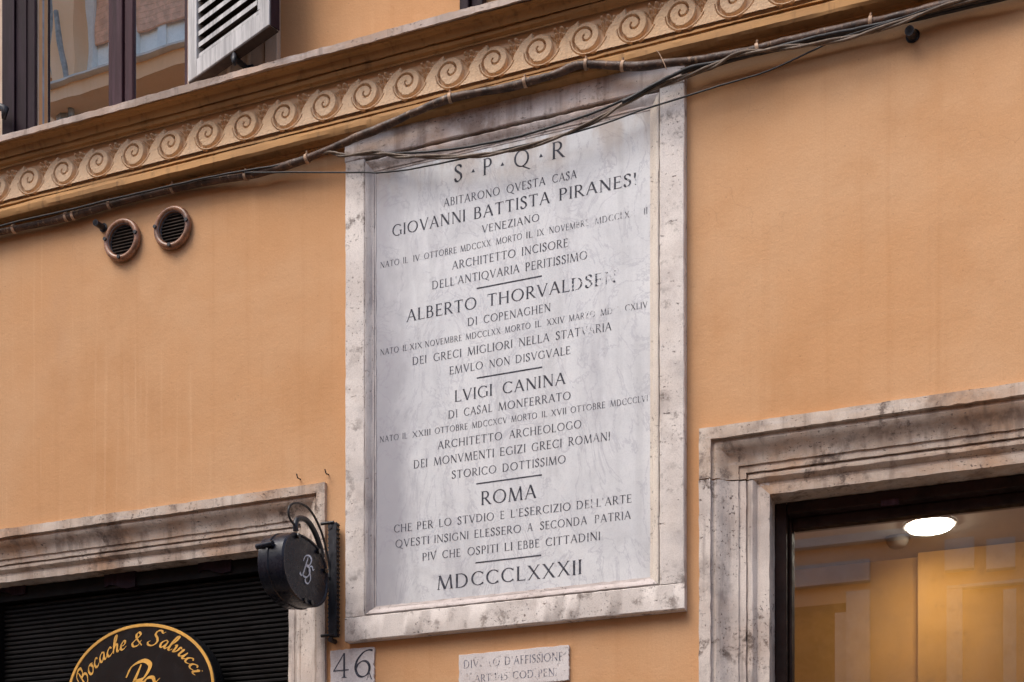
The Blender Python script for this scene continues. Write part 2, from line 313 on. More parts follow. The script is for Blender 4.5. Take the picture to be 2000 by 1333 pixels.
G = {
 'I': (.24, _v(.12)+_s(.12,0)+_s(.12,1)),
 'L': (.58, _v(.13)+_s(.13,0)+_s(.13,1)+_h(.13,.54,.025)+tick(.56,0,.17)),
 'E': (.60, _v(.13)+_s(.13,0)+_s(.13,1)+_h(.13,.52,.975)+_h(.13,.46,.52)+_h(.13,.55,.025)+tick(.57,0,.17)+tick(.53,.84,1)+tick(.47,.44,.6)),
 'F': (.55, _v(.13)+_s(.13,0)+_s(.13,1)+_h(.13,.50,.975)+_h(.13,.44,.5)+tick(.51,.84,1)+tick(.45,.42,.58)),
 'T': (.72, _v(.36)+_s(.36,0)+_h(.03,.69,.975)+tick(.06,.83,1)+tick(.70,.83,1)),
 'H': (.84, _v(.14)+_v(.70)+_s(.14,0)+_s(.14,1)+_s(.70,0)+_s(.70,1)+_h(.14,.70,.52)),
 'N': (.86, _v(.14,.06)+_v(.74,.06)+_s(.14,0,.1)+_s(.74,1,.1)+_s(.1,1,.09)+_d(.14,1,.74,0,.17)),
 'M': (1.02, _d(.09,0,.17,1,.06)+_d(.17,1,.5,0,.15)+_d(.5,0,.83,1,.06)+_d(.83,1,.91,0,T_)+_s(.09,0,.1)+_s(.91,0,.12)),
 'A': (.80, _d(.07,0,.40,1,.06)+_d(.40,1,.72,0,.14)+_h(.19,.58,.36)+_s(.07,0,.09)+_s(.72,0,.11)),
 'V': (.78, _d(.08,1,.40,0,.14)+_d(.40,0,.71,1,.06)+_s(.08,1,.11)+_s(.71,1,.09)),
 'X': (.78, _d(.10,1,.69,0,.14)+_d(.66,1,.10,0,.06)+_s(.1,1,.1)+_s(.69,0,.1)+_s(.66,1,.09)+_s(.1,0,.09)),
 'Z': (.70, _h(.06,.63,.975)+_h(.06,.66,.025)+_d(.10,0,.60,1,.15)+tick(.09,.84,1)+tick(.68,0,.16)),
 'O': (.98, _a(.49,.5,.40,.475,0,360)),
 'Q': (1.0, _a(.49,.5,.40,.475,0,360)+_d(.52,.04,.98,-.24,.13)),
 'C': (.82, _a(.47,.5,.38,.475,44,318)+tick(.77,.78,.98)+tick(.77,.06,.18)),
 'G': (.88, _a(.47,.5,.38,.475,44,300)+_v(.77,.11,.07,.44)+[[(.66,.42),(.86,.42),(.86,.46),(.66,.46)]]+tick(.77,.78,.98)),
 'D': (.88, _v(.13)+_s(.13,0)+_s(.13,1)+_h(.13,.36,.975)+_h(.13,.36,.025)+_a(.36,.5,.38,.475,-90,90)),
 'P': (.62, _v(.13)+_s(.13,0)+_s(.13,1)+_h(.13,.32,.975)+_h(.13,.32,.49)+_a(.32,.732,.20,.243,-90,90)),
 'B': (.66, _v(.13)+_s(.13,1)+_h(.04,.34,.02,.04)+_h(.13,.32,.975)+_h(.13,.34,.525)+_a(.32,.75,.17,.225,-90,90)+_a(.34,.272,.21,.252,-90,90)),
 'R': (.72, _v(.13)+_s(.13,0)+_s(.13,1)+_h(.13,.32,.975)+_h(.13,.32,.50)+_a(.32,.737,.20,.238,-90,90)+_d(.66,0,.30,.50,.14)+_s(.68,0,.07)),
 'S': (.56, pen([(.45,.82),(.40,.94),(.24,.985),(.11,.88),(.12,.70),(.28,.55),(.43,.40),(.45,.18),(.30,.02),(.14,.03),(.06,.2)], .045, .14, R(30), 6, False)+tick(.47,.76,.97)+[[(.04,.03),(.065,.03),(.075,.25),(.04,.25)]]),
 "'": (.22, [[(.07,.74),(.11,.74),(.16,1.02),(.06,1.02)]]),
 '.': (.22, [[(.04,.06),(.11,0),(.18,.07),(.11,.14)]]),
 '1': (.40, _v(.2)+_s(.2,0,.14)+_d(.05,.80,.2,1,.07)),
 '4': (.80, _v(.56,.09)+_s(.56,0,.14)+_h(.02,.78,.31,.05)+_d(.05,.31,.56,1,.055)),
 '5': (.56, _h(.16,.5,.965,.07)+_d(.12,.55,.17,1,.05)+pen([(.12,.55),(.26,.61),(.44,.5),(.48,.28),(.34,.04),(.14,.02),(.05,.12)], .045, .13, R(0), 6, False)),
 '6': (.92, pen([(.92,.97),(.74,1.0),(.50,.92),(.24,.66),(.15,.36),(.26,.08),(.48,.0),(.70,.10),(.78,.34),(.68,.54),(.48,.60),(.28,.5),(.17,.34)], .04, .11, R(20), 6, False)),
}
LET_S = mat_letter('inscription_worn_black', (.055,.055,.064), -.01)
def put_word(m, word, x0, x1, zb, h, y, wear=None):
    """capitals between X x0..x1 on baseline zb, cap height h, drawn in the plane Y=y"""
    ws = [G[c][0] for c in word]; tr = .10; n = len(word)
    s = (x1 - x0) / (sum(ws) + tr * (n - 1)) if n > 1 else min(h * 1.15, (x1 - x0) / ws[0]); x = x0; k = 0
    for i, ch in enumerate(word):
        m.wear = 0.
        if wear is not None: m.wear = wear[i] if hasattr(wear, '__len__') else wear
        jz = random.uniform(-.02, .02) * h
        for poly in G[ch][1]:
            k += 1; yy = y - .0004 - .00003 * (k % 9)
            pts = [(x + a * s, yy, zb + jz + b * h) for a, b in poly]
            ar = sum(pts[j][0]*pts[(j+1) % 4][2] - pts[(j+1) % 4][0]*pts[j][2] for j in range(len(pts)))
            m.add(pts if ar > 0 else pts[::-1], [tuple(range(len(pts)))])
        x += (ws[i] + tr) * s
    m.wear = 0.

# ------------------------------------------------------------------ large structure: street and the plastered building
g = M(); g.box((-40,-6.05,-.30),(30,-.95,-.002))
stt = g.build('street', mat_paint('street_cobble_grey', (.07,.068,.066), .8, .4, sc_=6)); structure(stt)
g = M(); g.box((-40,-.96,-.3),(30,.4,.12)); structure(g.build('pavement', mat_stone('pavement_stone', (.22,.2,.19), (.17,.16,.15))))
g = M(); g.box((-40,-7.05,-.3),(30,-6.04,.12)); structure(g.build('pavement', mat_stone('far_pavement_stone', (.22,.2,.19), (.17,.16,.15))))

bld = thing('plastered_building', (-2.2, 0, 0), 'orange plastered town house carrying the marble plaque, the scroll cornice and the shop openings', 'building')
# openings in wall coordinates
RX0 = W(1365, 1100, .014)[0]; RZ1 = W(1365, 838, .014)[2]          # right surround outer corner
LX1 = W(634, 1100, .012)[0]; LZ1 = W(635, 942, .012)[2]        # left surround outer corner
SR, SL = .168, .148
ro = (RX0 + SR, 1.45, .12, RZ1 - SR); EP = .004                             # right opening x0,x1,z0,z1
lo = (-4.75, LX1 - SL, .12, LZ1 - SL)
Zsill = W(300, 183, .1075)[2]
uo = (W(77, 100, -.0)[0], W(366, 100, .012)[0], Zsill - .01, Zsill + 1.75)
uo2 = (W(900, 0, .0)[0] + .17, W(900, 0, 0)[0] + .98, Zsill - .01, Zsill + 1.75)
ops = [ro, lo, uo, uo2]
xs = sorted({-12., 7.} | {v for o in ops for v in o[:2]}); zs = sorted({0., 6.7} | {v for o in ops for v in o[2:]})
w = M(); WT = .32
ops = [(RX0+.012, ro[1], ro[2], RZ1-.012), (lo[0], LX1-.012, lo[2], LZ1-.012), uo, uo2]
xs = sorted({-12., 7.} | {v for o in ops for v in o[:2]}); zs = sorted({0., 6.7} | {v for o in ops for v in o[2:]})
def solid(i, j):
    if i < 0 or j < 0 or i >= len(xs)-1 or j >= len(zs)-1: return False
    cx, cz = (xs[i]+xs[i+1])/2, (zs[j]+zs[j+1])/2
    return not any(o[0] < cx < o[1] and o[2] < cz < o[3] for o in ops)
for i in range(len(xs)-1):
    for j in range(len(zs)-1):
        if not solid(i, j): continue
        a, b, c, d = xs[i], xs[i+1], zs[j], zs[j+1]
        w.add([(a,0,c),(b,0,c),(b,0,d),(a,0,d)], [(0,1,2,3)]); w.add([(a,WT,c),(b,WT,c),(b,WT,d),(a,WT,d)], [(3,2,1,0)])
        if not solid(i-1,j): w.add([(a,0,c),(a,0,d),(a,WT,d),(a,WT,c)], [(0,1,2,3)])
        if not solid(i+1,j): w.add([(b,0,c),(b,WT,c),(b,WT,d),(b,0,d)], [(0,1,2,3)])
        if not solid(i,j-1): w.add([(a,0,c),(a,WT,c),(b,WT,c),(b,0,c)], [(0,1,2,3)])
        if not solid(i,j+1): w.add([(a,0,d),(b,0,d),(b,WT,d),(a,WT,d)], [(0,1,2,3)])
w.build('wall', PL, bld)

# cornice: profile swept along the wall, edges slightly uneven
prof = [(.0,1742,0),(.118,1742,0),(.125,1722,0),(.125,1709,0),(.114,1706,0),(.113,1703.5,1),(.110,1701,1),(.098,1698,1),(.086,1690,1),
        (.079,1681,1),(.074,1674,1),(.064,1673,1),(.066,1669,1),(.061,1662,1),(.052,1657,1),(.050,1653,1),(.030,1652,2),(.030,1580,2),(.048,1579.5,1),
        (.051,1576,1),(.046,1574,1),(.046,1572.5,1),(.062,1571,1),(.066,1567,1),(.066,1559,1),(.060,1552,1),(.048,1546,1),(.037,1541.5,1),(.031,1538,1),
        (.031,1535,1),(.015,1532,1),(.010,1524,1),(.0,1521,1)]
prof = [(d*.86, v, mi) for d, v, mi in prof]; pz = [(d, W(300, HZ - v, d)[2], mi) for d, v, mi in prof]
ztop_ = pz[1][1]; pz[0] = (0., pz[2][1] + .012, 0); pz[1] = (.101, pz[2][1] + .002, 0)
cn = M(); X0c, X1c = -6.2, 1.2; nx = 900
xx = np.linspace(X0c, X1c, nx)
V = []
def wob(n, s): 
    a = rng.normal(0, 1, n); k = np.ones(s) / s; return np.convolve(a, k, 'same') * math.sqrt(s)
chips = wob(nx, 3)
for k, (d, z, mi) in enumerate(pz):
    amp = (.0006 if k in (2,3,5,11,18,22) else .0003)
    dd = d - (amp * np.abs(wob(nx, 4)) if d > .001 else 0) + .0012 * wob(nx, 40) * (d > .01)
    zz = z + amp * wob(nx, 4) + .0012 * wob(nx, 60) * .5
    if k in (2, 3): dd = dd - np.where(chips > 2.6, .003, 0); zz = zz + np.where(chips > 2.6, (-.002 if k == 2 else .002), 0)
    if k in (16, 17): dd = d; zz = z
    V.append(np.stack([xx, -dd * np.ones(nx), zz * np.ones(nx)], 1))
V = np.concatenate(V); nk = len(pz)
for k in range(nk-1):
    f = [(k*nx+i, (k+1)*nx+i, (k+1)*nx+i+1, k*nx+i+1) for i in range(nx-1)]
    cn.f += f; cn.m += [pz[k+1][2] if k else 0] * len(f)
cn.v = [tuple(p) for p in V]; cn.at = [0.] * len(cn.v)
cor = cn.build('cornice', [ST_SILL, OCH, FRZ], bld, smooth=25)
# scroll relief tiles, one per wave
ZF0, ZF1 = pz[17][1], pz[16][1]
Xa, Xb = W(57, 346, .040)[0], W(1429, -5, .040)[0]; PITCH = (Xb - Xa) / 17.0
zc = W(714, 181.5, .040)[2]
def relief(nxr, nzr, seed):
    r_ = np.random.default_rng(seed); X = np.linspace(-.31*PITCH, .69*PITCH, nxr); Z = np.linspace(ZF0, ZF1, nzr) - zc
    gx, gz = np.meshgrid(X, Z); k = .99; H = np.zeros_like(gx); 
    def ss(a, lo_, hi): q = np.clip((a - lo_) / (hi - lo_), 0, 1); return q*q*(3-2*q)
    for off in (-1, 0, 1):
        x = (gx - off * PITCH) / k; z = gz / k; r = np.hypot(x, z); ph = np.degrees(np.arctan2(-z, x)) % 360   # clockwise from the right
        # lower shadow groove and the open field behind the leaf
        rout = np.interp(ph, [0, 45, 90, 140, 200, 359], [.0585, .0490, .0435, .0405, .0368, .035])
        low = (ph < 200) & (z <= 0.0)
        cut = np.where(low, ss(r, .0352, .0362) * (1 - ss(r, rout-.0012, rout)), 0)
        line = .0585 + np.maximum(z, 0) * .80                                  # edge of the next wave's body
        line = np.where(z > .028, .0585 + .028*.80 + (z-.028)*1.6, line)
        up = (z > 0) & (x > -.02)
        fld = np.where(up, ss(r, .0352, .0364) * (1 - ss(x, line-.0012, line)), 0)
        D = np.maximum(cut * .024, fld * .019)
        # second thin lip line outside
        rr2 = rout + .0045; lip = np.where(low & (ph > 15) & (ph < 175), 1 - ss(np.abs(r - rr2), .0008, .0016), 0) * .009
        D = np.maximum(D, lip)
        # spiral groove
        for turn in (0, 1, 2):
            pp = ph + 360 * turn
            rg = np.interp(pp, [0, 90, 180, 270, 360, 450, 540, 620], [.0365, .0368, .0335, .0225, .0160, .0110, .0070, .0045], left=9, right=9)
            wd = np.interp(pp, [0, 180, 270, 620], [.0040, .0034, .0030, .0022])
            gq = (1 - ss(np.abs(r - rg), wd*.72, wd)) * .020
            gq = np.where((pp > 120) & (pp < 600), gq, 0); D = np.maximum(D, gq)
        Hh = -D
        # leaf: fan of ribs rising from a small tie
        lx, lz = x - .052, z + .002; a = np.degrees(np.arctan2(lx, lz)); rl = np.hypot(lx, lz)
        reach = .056 * (.74 + .26 * np.abs(np.cos(np.radians((a - 12) * 7.5)))) * (1 - .0045 * np.abs(a - 14))
        inl = (a > -36) & (a < 54) & (r > .0362) & (x < line - .001)
        rib = .021 * (.15 + .85 * np.abs(np.cos(np.radians((a - 12) * 7.5))) * (.6 + .4*np.cos(rl*420)))
        leaf = np.where(inl, ss(reach - rl, 0, .003) * rib, 0)
        leaf *= 1 - .7 * np.exp(-((rl - .019) / .0022) ** 2)
        tie = .015 * (1 - ss(np.abs(lx + lz*.6) + np.abs(lz), .004, .009))
        Hh = Hh + np.where(fld > .05, np.maximum(leaf, tie), 0) + np.where((D > .006) & low, tie, 0)
        H = np.minimum(H, Hh) if off else np.minimum(H, Hh)
    n = r_.normal(0, 1, H.shape); 
    for _ in range(3): n = (n + np.roll(n, 1, 0) + np.roll(n, 1, 1) + np.roll(n, -1, 0) + np.roll(n, -1, 1)) / 5
    H += n * .0011
    # a faint crown so the field is not dead flat
    vv = np.stack([gx, -(.0405 + H), gz + zc], -1).reshape(-1, 3)
    ff = [(j*nxr+i, j*nxr+i+1, (j+1)*nxr+i+1, (j+1)*nxr+i) for j in range(nzr-1) for i in range(nxr-1)]
    return vv, ff
tiles = []
for sd_ in range(3):
    vv, ff = relief(125, 104, sd_); me = bpy.data.meshes.new('scroll_relief'); me.from_pydata([tuple(p) for p in vv], [], ff)
    me.materials.append(FRZ); me.polygons.foreach_set('use_smooth', [True]*len(ff)); tiles.append(me)
Lc = wloc(cor)
for k in range(-9, 30):
    o = bpy.data.objects.new('scroll_relief', tiles[(k * 7) % 3]); C.objects.link(o); o.parent = cor
    o.location = (Xa + k * PITCH - Lc[0], -Lc[1], -Lc[2])

# ------------------------------------------------------------------ travertine surrounds
def surround_profile(S, dmax, e=1.):
    q = [(0,0),(.030,0),(.0305,-.012),(.034,-.013),(.042,-.010),(.050,-.013),(.058,-.021),(.068,-.031),(.080,-.036),(.095,-.038),(.0955,-.043),(.113,-.043),
         (.1135,-.053),(.117,-.049),(.122,-.047),(.129,-.048),(.136,-.055),(.139,-.061),(.146,-.062),(.1465,-.060),(.170,-.061)]
    p = [(0,-.001)] + [(a, dmax + b*e) for a, b in q] + [(.170,-.16)]
    return [(s * S / .170, d) for s, d in p]
def sweep(m, prof, path, ns, step=.02):
    """path corners in (X,Z); ns inward normals for each segment; mitred"""
    segs = len(path) - 1; rings = []
    for i in range(segs):
        a, b = np.array(path[i]), np.array(path[i+1]); L = np.linalg.norm(b-a); n = max(1, int(L/step))
        for k in range(n + (1 if i == segs-1 else 0)):
            t = k / n; rings.append((i, t, a + (b-a)*t, L))
    V = []
    for (i, t, p, L) in rings:
        n = np.array(ns[i]); dirv = (np.array(path[i+1]) - np.array(path[i])) / L
        for (s, d) in prof:
            q = p + n * s
            # mitre: shorten towards corners
            if i > 0: c0 = s
            else: c0 = 0
            c1 = s if i < segs-1 else 0
            q = np.array(path[i]) + n*s + dirv * (c0 + (L - c0 - c1) * t)
            j = .0006; V.append((q[0] + random.gauss(0, j), -d - (random.gauss(0, j) if d > .01 else 0), q[1] + random.gauss(0, j)))
    k = len(prof); nr = len(rings)
    # continuous rings join over the corner because mitred ends coincide
    f = [(r*k+j, r*k+j+1, (r+1)*k+j+1, (r+1)*k+j) for r in range(nr-1) for j in range(k-1)]
    m.add(V, f)
# right surround: lintel with its corner, and the jamb below the open joint
pr = surround_profile(SR, .014, .98); ZJ = W(1400, 937, .0)[2]
m = M(); sweep(m, pr, [(RX0, ZJ + .0015), (RX0, RZ1), (1.8, RZ1)], [(1,0),(0,-1)]); 
dsr = m.build('shop_surround', ST_LINTEL, bld, smooth=30)
m = M(); sweep(m, pr, [(RX0, .12), (RX0, ZJ - .0015)], [(1,0)]); m.build('jamb', ST_DOOR, dsr, smooth=30)
m = M(); pl_ = surround_profile(SL, .012, .9); sweep(m, pl_[::-1], [(LX1, .12), (LX1, LZ1 - .19)], [(-1,0)])
m2 = M(); sweep(m2, pl_[::-1], [(LX1, LZ1 - .1875), (LX1, LZ1), (-5.1, LZ1)], [(-1,0),(0,-1)])
dsl = m2.build('door_surround', ST_LINTEL, bld, smooth=30); m.build('jamb', ST_DOOR, dsl, smooth=30)

# ------------------------------------------------------------------ roller shutter in the left doorway
rs = M(); yS = .125
rs.box((lo[0], yS-.03, lo[3]-.045), (lo[1], yS+.12, lo[3]-.002)); rs.box((lo[1]-.02, yS-.03, .12), (lo[1]-.001, yS+.05, lo[3]-.046))
rsh = rs.build('roller_shutter', SLATM, bld, bevel=.002)
xw = W(11, 1250, -yS)[0]
g = M(); g.box((xw-.05, yS-.028, .12), (xw, yS+.03, lo[3]-.046)); g.build('guide_rail', SLATM, rsh)
sl = M(); pitch = .0148; x0, x1 = lo[0], lo[1]-.021
zq = [(-.5, 0), (-.45, .004), (-.2, .0075), (.15, .0075), (.40, .004), (.44, -.001), (.5, 0)]
V = [(x, yS - d, q * pitch) for x in (x0, x1) for q, d in zq]; kq = len(zq)
sl.add(V, [(j, kq+j, kq+j+1, j+1) for j in range(kq-1)])
sme = None; nsl = int((lo[3]-.05-1.6)/pitch); ztop = lo[3]-.055
for i in range(nsl):
    if sme is None:
        o = sl.build('slat', SLATM, rsh, smooth=35); sme = o.data; Lz = wloc(rsh)
        base = np.array(o.location[:])
    else:
        o = bpy.data.objects.new('slat', sme); C.objects.link(o); o.parent = rsh
    o.location = (0, random.uniform(-.0006,.0006), ztop - i * pitch); o.rotation_euler = (0, random.gauss(0, .0006)*0, 0)
g = M(); g.box((x0, yS+.012, .12), (x1, yS+.03, ztop+.01)); g.build('backing', DARK, rsh)
# curved brackets on the underside of the lintel
for px, py in ((20, 1152), (233, 1138), (418, 1108)):
    c = W(px, py, -.09); b = M()
    pts = [(c[0]-.055, .088, c[2]-.010), (c[0]-.035, .088, c[2]-.004), (c[0]-.015, .088, c[2]-.007), (c[0]+.005, .088, c[2]-.016), (c[0]+.03, .088, c[2]-.022),
           (c[0]+.06, .088, c[2]-.018), (c[0]+.06, .088, c[2]+.03), (c[0]-.055, .088, c[2]+.03)]
    b.prism(pts, (0, .03, 0)); b.build('valance_bracket', DKW, rsh)

# ------------------------------------------------------------------ upper left window with shutters
yW = .016; zb, zt = uo[2], uo[3]
wx = lambda px: W(px, 100, -yW)[0]
def vbox(name, mat, par, xa, xb, ya, yb, za=None, zz=None, bevel=.003):
    g = M(); g.box((xa, ya, za if za is not None else zb), (xb, yb, zz if zz is not None else zt)); return g.build(name, mat, par, bevel=bevel)
g = M(); g.box((uo[0], yW+.0, zb), (uo[1], yW+.08, zb+.06)); g.box((uo[0], yW, zt-.06), (uo[1], yW+.08, zt))
g.box((uo[0], yW+.021, zb+.06), (uo[0]+.008, yW+.08, zt-.06))
g.box((uo[1]-.03, yW, zb+.06), (uo[1], yW+.08, zt-.06))
win = g.build('window', FRAME, bld, bevel=.003)
vbox('mullion', FRAME, win, wx(213), wx(224), yW-.004, yW+.05); vbox('mullion', FRAME, win, wx(224.5), wx(244), yW-.014, yW+.05)
vbox('mullion', FRAME, win, wx(246), wx(262), yW-.008, yW+.05)
vbox('edge_strip', GREYM, win, uo[0]+.0005, wx(81), yW-.004, yW+.02)
p1 = M(); p1.box((wx(81.2), yW+.002, zb+.05), (wx(214), yW+.006, zt-.05)); p1.build('pane', GL_UP, win)
p2 = M(); p2.box((wx(261), yW+.002, zb+.05), (uo[1]-.02, yW+.006, zt-.05)); p2.build('pane', GL_UP, win)
g = M(); g.box((uo[0]-.3, WT+.6, zb-.3), (uo[1]+.3, WT+.65, zt+.3)); g.build('room_backing', mat_paint('room_grey', (.12,.11,.10), .9, .3), win)
# window surround right and left of the opening
za_, zb_ = Zsill+.004, zt+.12
def sur(px0, px1, d, name='window_surround'):
    a, b = W(px0, 120, d)[0], W(px1, 120, d)[0]; g = M(); g.box((a, -d, za_), (b, .0-.0005, zb_)); return g.build(name, BEIGE, bld, bevel=.002)
xs_ = uo[1]
s1 = sur(541-24, 541, .022); 
g = M(); g.box((uo[1]+.0, -.012, za_), (W(541-24,120,.012)[0]-.001, -.0005, zb_)); g.build('fascia', BEIGE, s1, bevel=.002)
for q in (.35, .55, .8):
    xx_ = uo[1] + (W(517,120,.012)[0] - uo[1]) * q; g = M(); g.tube([(xx_, -.013, za_), (xx_, -.013, zb_)], .006, 8); g.build('bead', BEIGE, s1, smooth=True)
g = M(); g.box((uo[0]-.20, -.004, za_), (uo[0]-.0, -.0005, zb_)); g.box((uo[0]-.22, -.014, za_), (uo[0]-.175, -.0045, zb_)); g.build('window_surround', BEIGE, bld, bevel=.002)

def solve_leaf(hpx, hpy, hd, epx, epy):
    Hp = np.array(W(hpx, hpy, hd)); best = None
    for L in np.arange(.15, .7, .005):
        for dl in np.arange(0, 80, 1.):
            E_ = Hp + np.array((L*math.cos(R(dl)), -L*math.sin(R(dl)), 0)); x, y = proj(E_)
            e = (x-epx)**2 + (y-epy)**2
            if best is None or e < best[0]: best = (e, L, dl, x, y)
    return Hp, best[1], best[2], best
Hp, LW, DL, bst = solve_leaf(367, 161, .035, 525, 49)
print('LEAF', bst)
sh = bpy.data.objects.new('louvred_shutter', None); C.objects.link(sh); sh.parent = bld
sh.location = tuple(Hp - wloc(bld)); sh.rotation_euler = (0, 0, -R(DL))
def lbox(name, mat, x0, x1, y0, y1, z0, z1, rot=0, bevel=.002):
    g = M(); cx, cy, cz = (x0+x1)/2, (y0+y1)/2, (z0+z1)/2
    me_ = M(); me_.box((x0-cx, y0-cy, z0-cz), (x1-cx, y1-cy, z1-cz)); o = me_.build(name, mat, None, bevel=bevel)
    o.parent = sh; o.location = (cx, cy, z0); o.rotation_euler = (rot, 0, 0); return o
TK = .030; SW = .040; HH = 1.5
lbox('stile', PALEW, 0, SW, 0, TK, 0, HH); lbox('stile', PALEW, LW-SW, LW, 0, TK, 0, HH)
lbox('rail', PALEW, SW, LW-SW, 0.0005, TK, .0, .050); lbox('rail', PALEW, SW, LW-SW, 0.0005, TK, HH-.06, HH)
lbox('inner_bead', PALEW, SW+.003, LW-SW-.003, .006, TK-.004, .055, .067); lbox('inner_bead', PALEW, LW-SW-.018, LW-SW-.005, .006, TK-.004, .067, HH-.07)
lbox('backing', DKB, SW, LW-SW, TK-.006, TK-.002, .06, HH-.06)
lbox('underside_shade_strip', DKB, 0.0005, LW-.0005, .002, TK+.004, -.003, -.0005, bevel=0); lbox('edge_strip', DKW, LW+.0005, LW+.004, .004, TK+.004, 0, HH, bevel=0)  # underside piece is a dark strip painting the shade below the leaf
for i in range(36):
    g = M(); a_, b_ = SW+.002, LW-SW-.019; hz1 = .0068
    q = [(.006,-hz1),(.006,hz1),(.022,hz1+.007),(.022,-hz1+.007)]
    V = [(x - (a_+b_)/2, y, z) for x in (a_, b_) for y, z in q]
    g.add(V, [(0,4,5,1)], 0); g.add(V, [(1,5,6,2),(2,6,7,3),(3,7,4,0),(0,1,2,3),(7,6,5,4)], 1)  # only the front face pale, the rest coloured dark as shade
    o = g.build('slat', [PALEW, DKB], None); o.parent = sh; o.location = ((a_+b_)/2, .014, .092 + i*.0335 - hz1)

b1 = W(455, 112, .10); b2 = W(484, 135, .015)
g = M(); g.tube([b1, b2], .008, 8); g.tube([(b2[0]-.004, b2[1]-.004, b2[2]-.006), (b2[0]+.02, b2[1]+.0, b2[2]-.004)], .011, 8); g.build('stay', IRON, bld, smooth=40)
cth = W(458, 122, .10); g = M(); g.tube([(cth[0]-.0, cth[1], cth[2]+.022), (cth[0]+.001, cth[1]-.004, cth[2]-.0), (cth[0]+.002, cth[1]-.002, cth[2]-.010)], [.007,.007,.004], 10); g.build('catch', IRON, bld, smooth=True)
# left leaf, folded back, seen at a steep angle
hL = W(73, 150, .006); eL = None
for wdt in np.arange(.03, .6, .002):
    e = (hL[0] - wdt * math.cos(R(6)), hL[1] - wdt * math.sin(R(6)), hL[2]); 
    if proj(e)[0] < 8: break
eL = e
fs = bpy.data.objects.new('folded_shutter', None); C.objects.link(fs); fs.parent = bld
fs.location = (hL[0]-wloc(bld)[0], hL[1], Zsill + .012); fs.rotation_euler = (0, 0, R(6)); FW = math.hypot(eL[0]-hL[0], eL[1]-hL[1])
def fbox(name, x0, x1, y0, y1, mat=DKW):
    g = M(); g.box((x0, y0, 0), (x1, y1, 1.6)); o = g.build(name, mat, None, bevel=.003); o.parent = fs; o.location = ((x0+x1)/2, (y0+y1)/2, 0)
fbox('stile', -FW, -FW*.62, -.012, .0); fbox('panel', -FW*.62+.0005, -FW*.25, -.008, -.001); fbox('stile', -FW*.25+.0005, 0, -.012, .0)
fbox('bead', -FW*.66, -FW*.60, -.016, -.0125); fbox('bead', -FW*.30, -FW*.24, -.016, -.0125)
c = W(4, 215, .06); g = M(); g.tube([(c[0]-.08,c[1],c[2]+.02),(c[0]-.01,c[1],c[2]+.012),(c[0]+.012,c[1],c[2]+.0),(c[0]+.006,c[1],c[2]-.03)], [.008,.012,.012,.006], 8); g.build('shutter_catch', IRON, bld, smooth=True)
# foot of the next window's dark shutter, above the cornice in the middle
xn0, xn1 = W(897, 10, .05)[0], W(944, 10, .05)[0]
for nm, a, b, dd in (('stile', 0, .38, .050), ('panel', .40, .70, .035), ('stile', .72, 1, .055)):
    g = M(); X_a = xn0 + (xn1-xn0)*a; X_b = xn0 + (xn1-xn0)*b; g.box((X_a, -dd, Zsill+.014), (X_b, -dd+.03, Zsill+1.6))
    if nm == 'stile' and a == 0: ns_ = g.build('shutter', DKW, bld, bevel=.003)
    else: g.build(nm, DKW, ns_, bevel=.003)
g = M(); g.box((uo2[0], .12, uo2[2]), (uo2[1], .13, uo2[3])); g.build('window', DARK, bld)

# ------------------------------------------------------------------ shop front on the right: frame, glass, lit room
yG = .172
fx0 = ro[0]; zt_ = ro[3]
g = M(); g.box((fx0+.001, .120, .12), (fx0+.030, .19, zt_-.001)); g.box((fx0+.031, .120, zt_-.030), (ro[1], .19, zt_-.001))
sf = g.build('shop_window', DFR, bld, bevel=.003)
gx = W(1549, 1150, -yG)[0]; gz = W(1552, 1037, -yG)[2]
g = M(); g.box((fx0+.0305, .150, .12), (gx, yG+.03, zt_-.031)); g.build('frame_stile', DFR, sf, bevel=.004)
g = M(); g.box((gx+.0005, .155, gz), (ro[1], yG+.03, zt_-.031)); g.build('frame_head', DFR, sf, bevel=.004)
cc = W(1738, 980, -.115); g = M(); g.box((cc[0]-.022, .110, cc[2]-.010), (cc[0]+.022, .1195, cc[2]+.006)); g.build('latch_plate', FRAME, sf, bevel=.003)
g = M(); g.box((gx-.01, yG, .12), (ro[1], yG+.006, gz+.01)); g.build('pane', GL_SH, sf)
# the room
ZC = EYE + 1.36
yB = None
for yy in np.arange(.3, 4, .005):
    if WZ(1775, 1090, ZC)[1] <= yy: yB = yy; break
INT = mat_paint('amber_interior_paint', (.56,.27,.055), .75, .12, sc_=2.5, bump=.1)
CEIL = mat_paint('room_ceiling_paint', (.27,.235,.20), .8, .1, sc_=3, bump=.05)
rx0, rx1 = ro[0]-.4, 3.2
g = M(); g.box((rx0, yB, .1), (rx1, yB+.1, ZC)); structure(g.build('interior_wall', INT))
g = M(); g.box((rx0-.1, WT+.001, .1), (rx0, yB+.1, ZC)); g.box((rx1, WT+.001, .1), (rx1+.1, yB+.1, ZC)); structure(g.build('interior_side_walls', INT))
g = M(); g.box((rx0-.1, WT+.001, ZC+.001), (rx1+.1, yB+.1, ZC+.1)); structure(g.build('interior_ceiling', CEIL))
g = M(); g.box((rx0-.1, WT+.001, 0), (rx1+.1, yB+.1, .099)); structure(g.build('interior_floor', mat_paint('room_floor', (.25,.16,.09), .5, .2)))
g = M(); xr = W(1795, 1200, -yB)[0]; g.box((xr, yB-.05, .1), (xr+.9, yB-.001, ZC-.001)); structure(g.build('interior_pier', INT))
lc = WZ(1816, 1030, ZC - .012)
emi = bpy.data.materials.new('lamp_glow'); emi.use_nodes = True; nt = emi.node_tree; nt.nodes.clear()
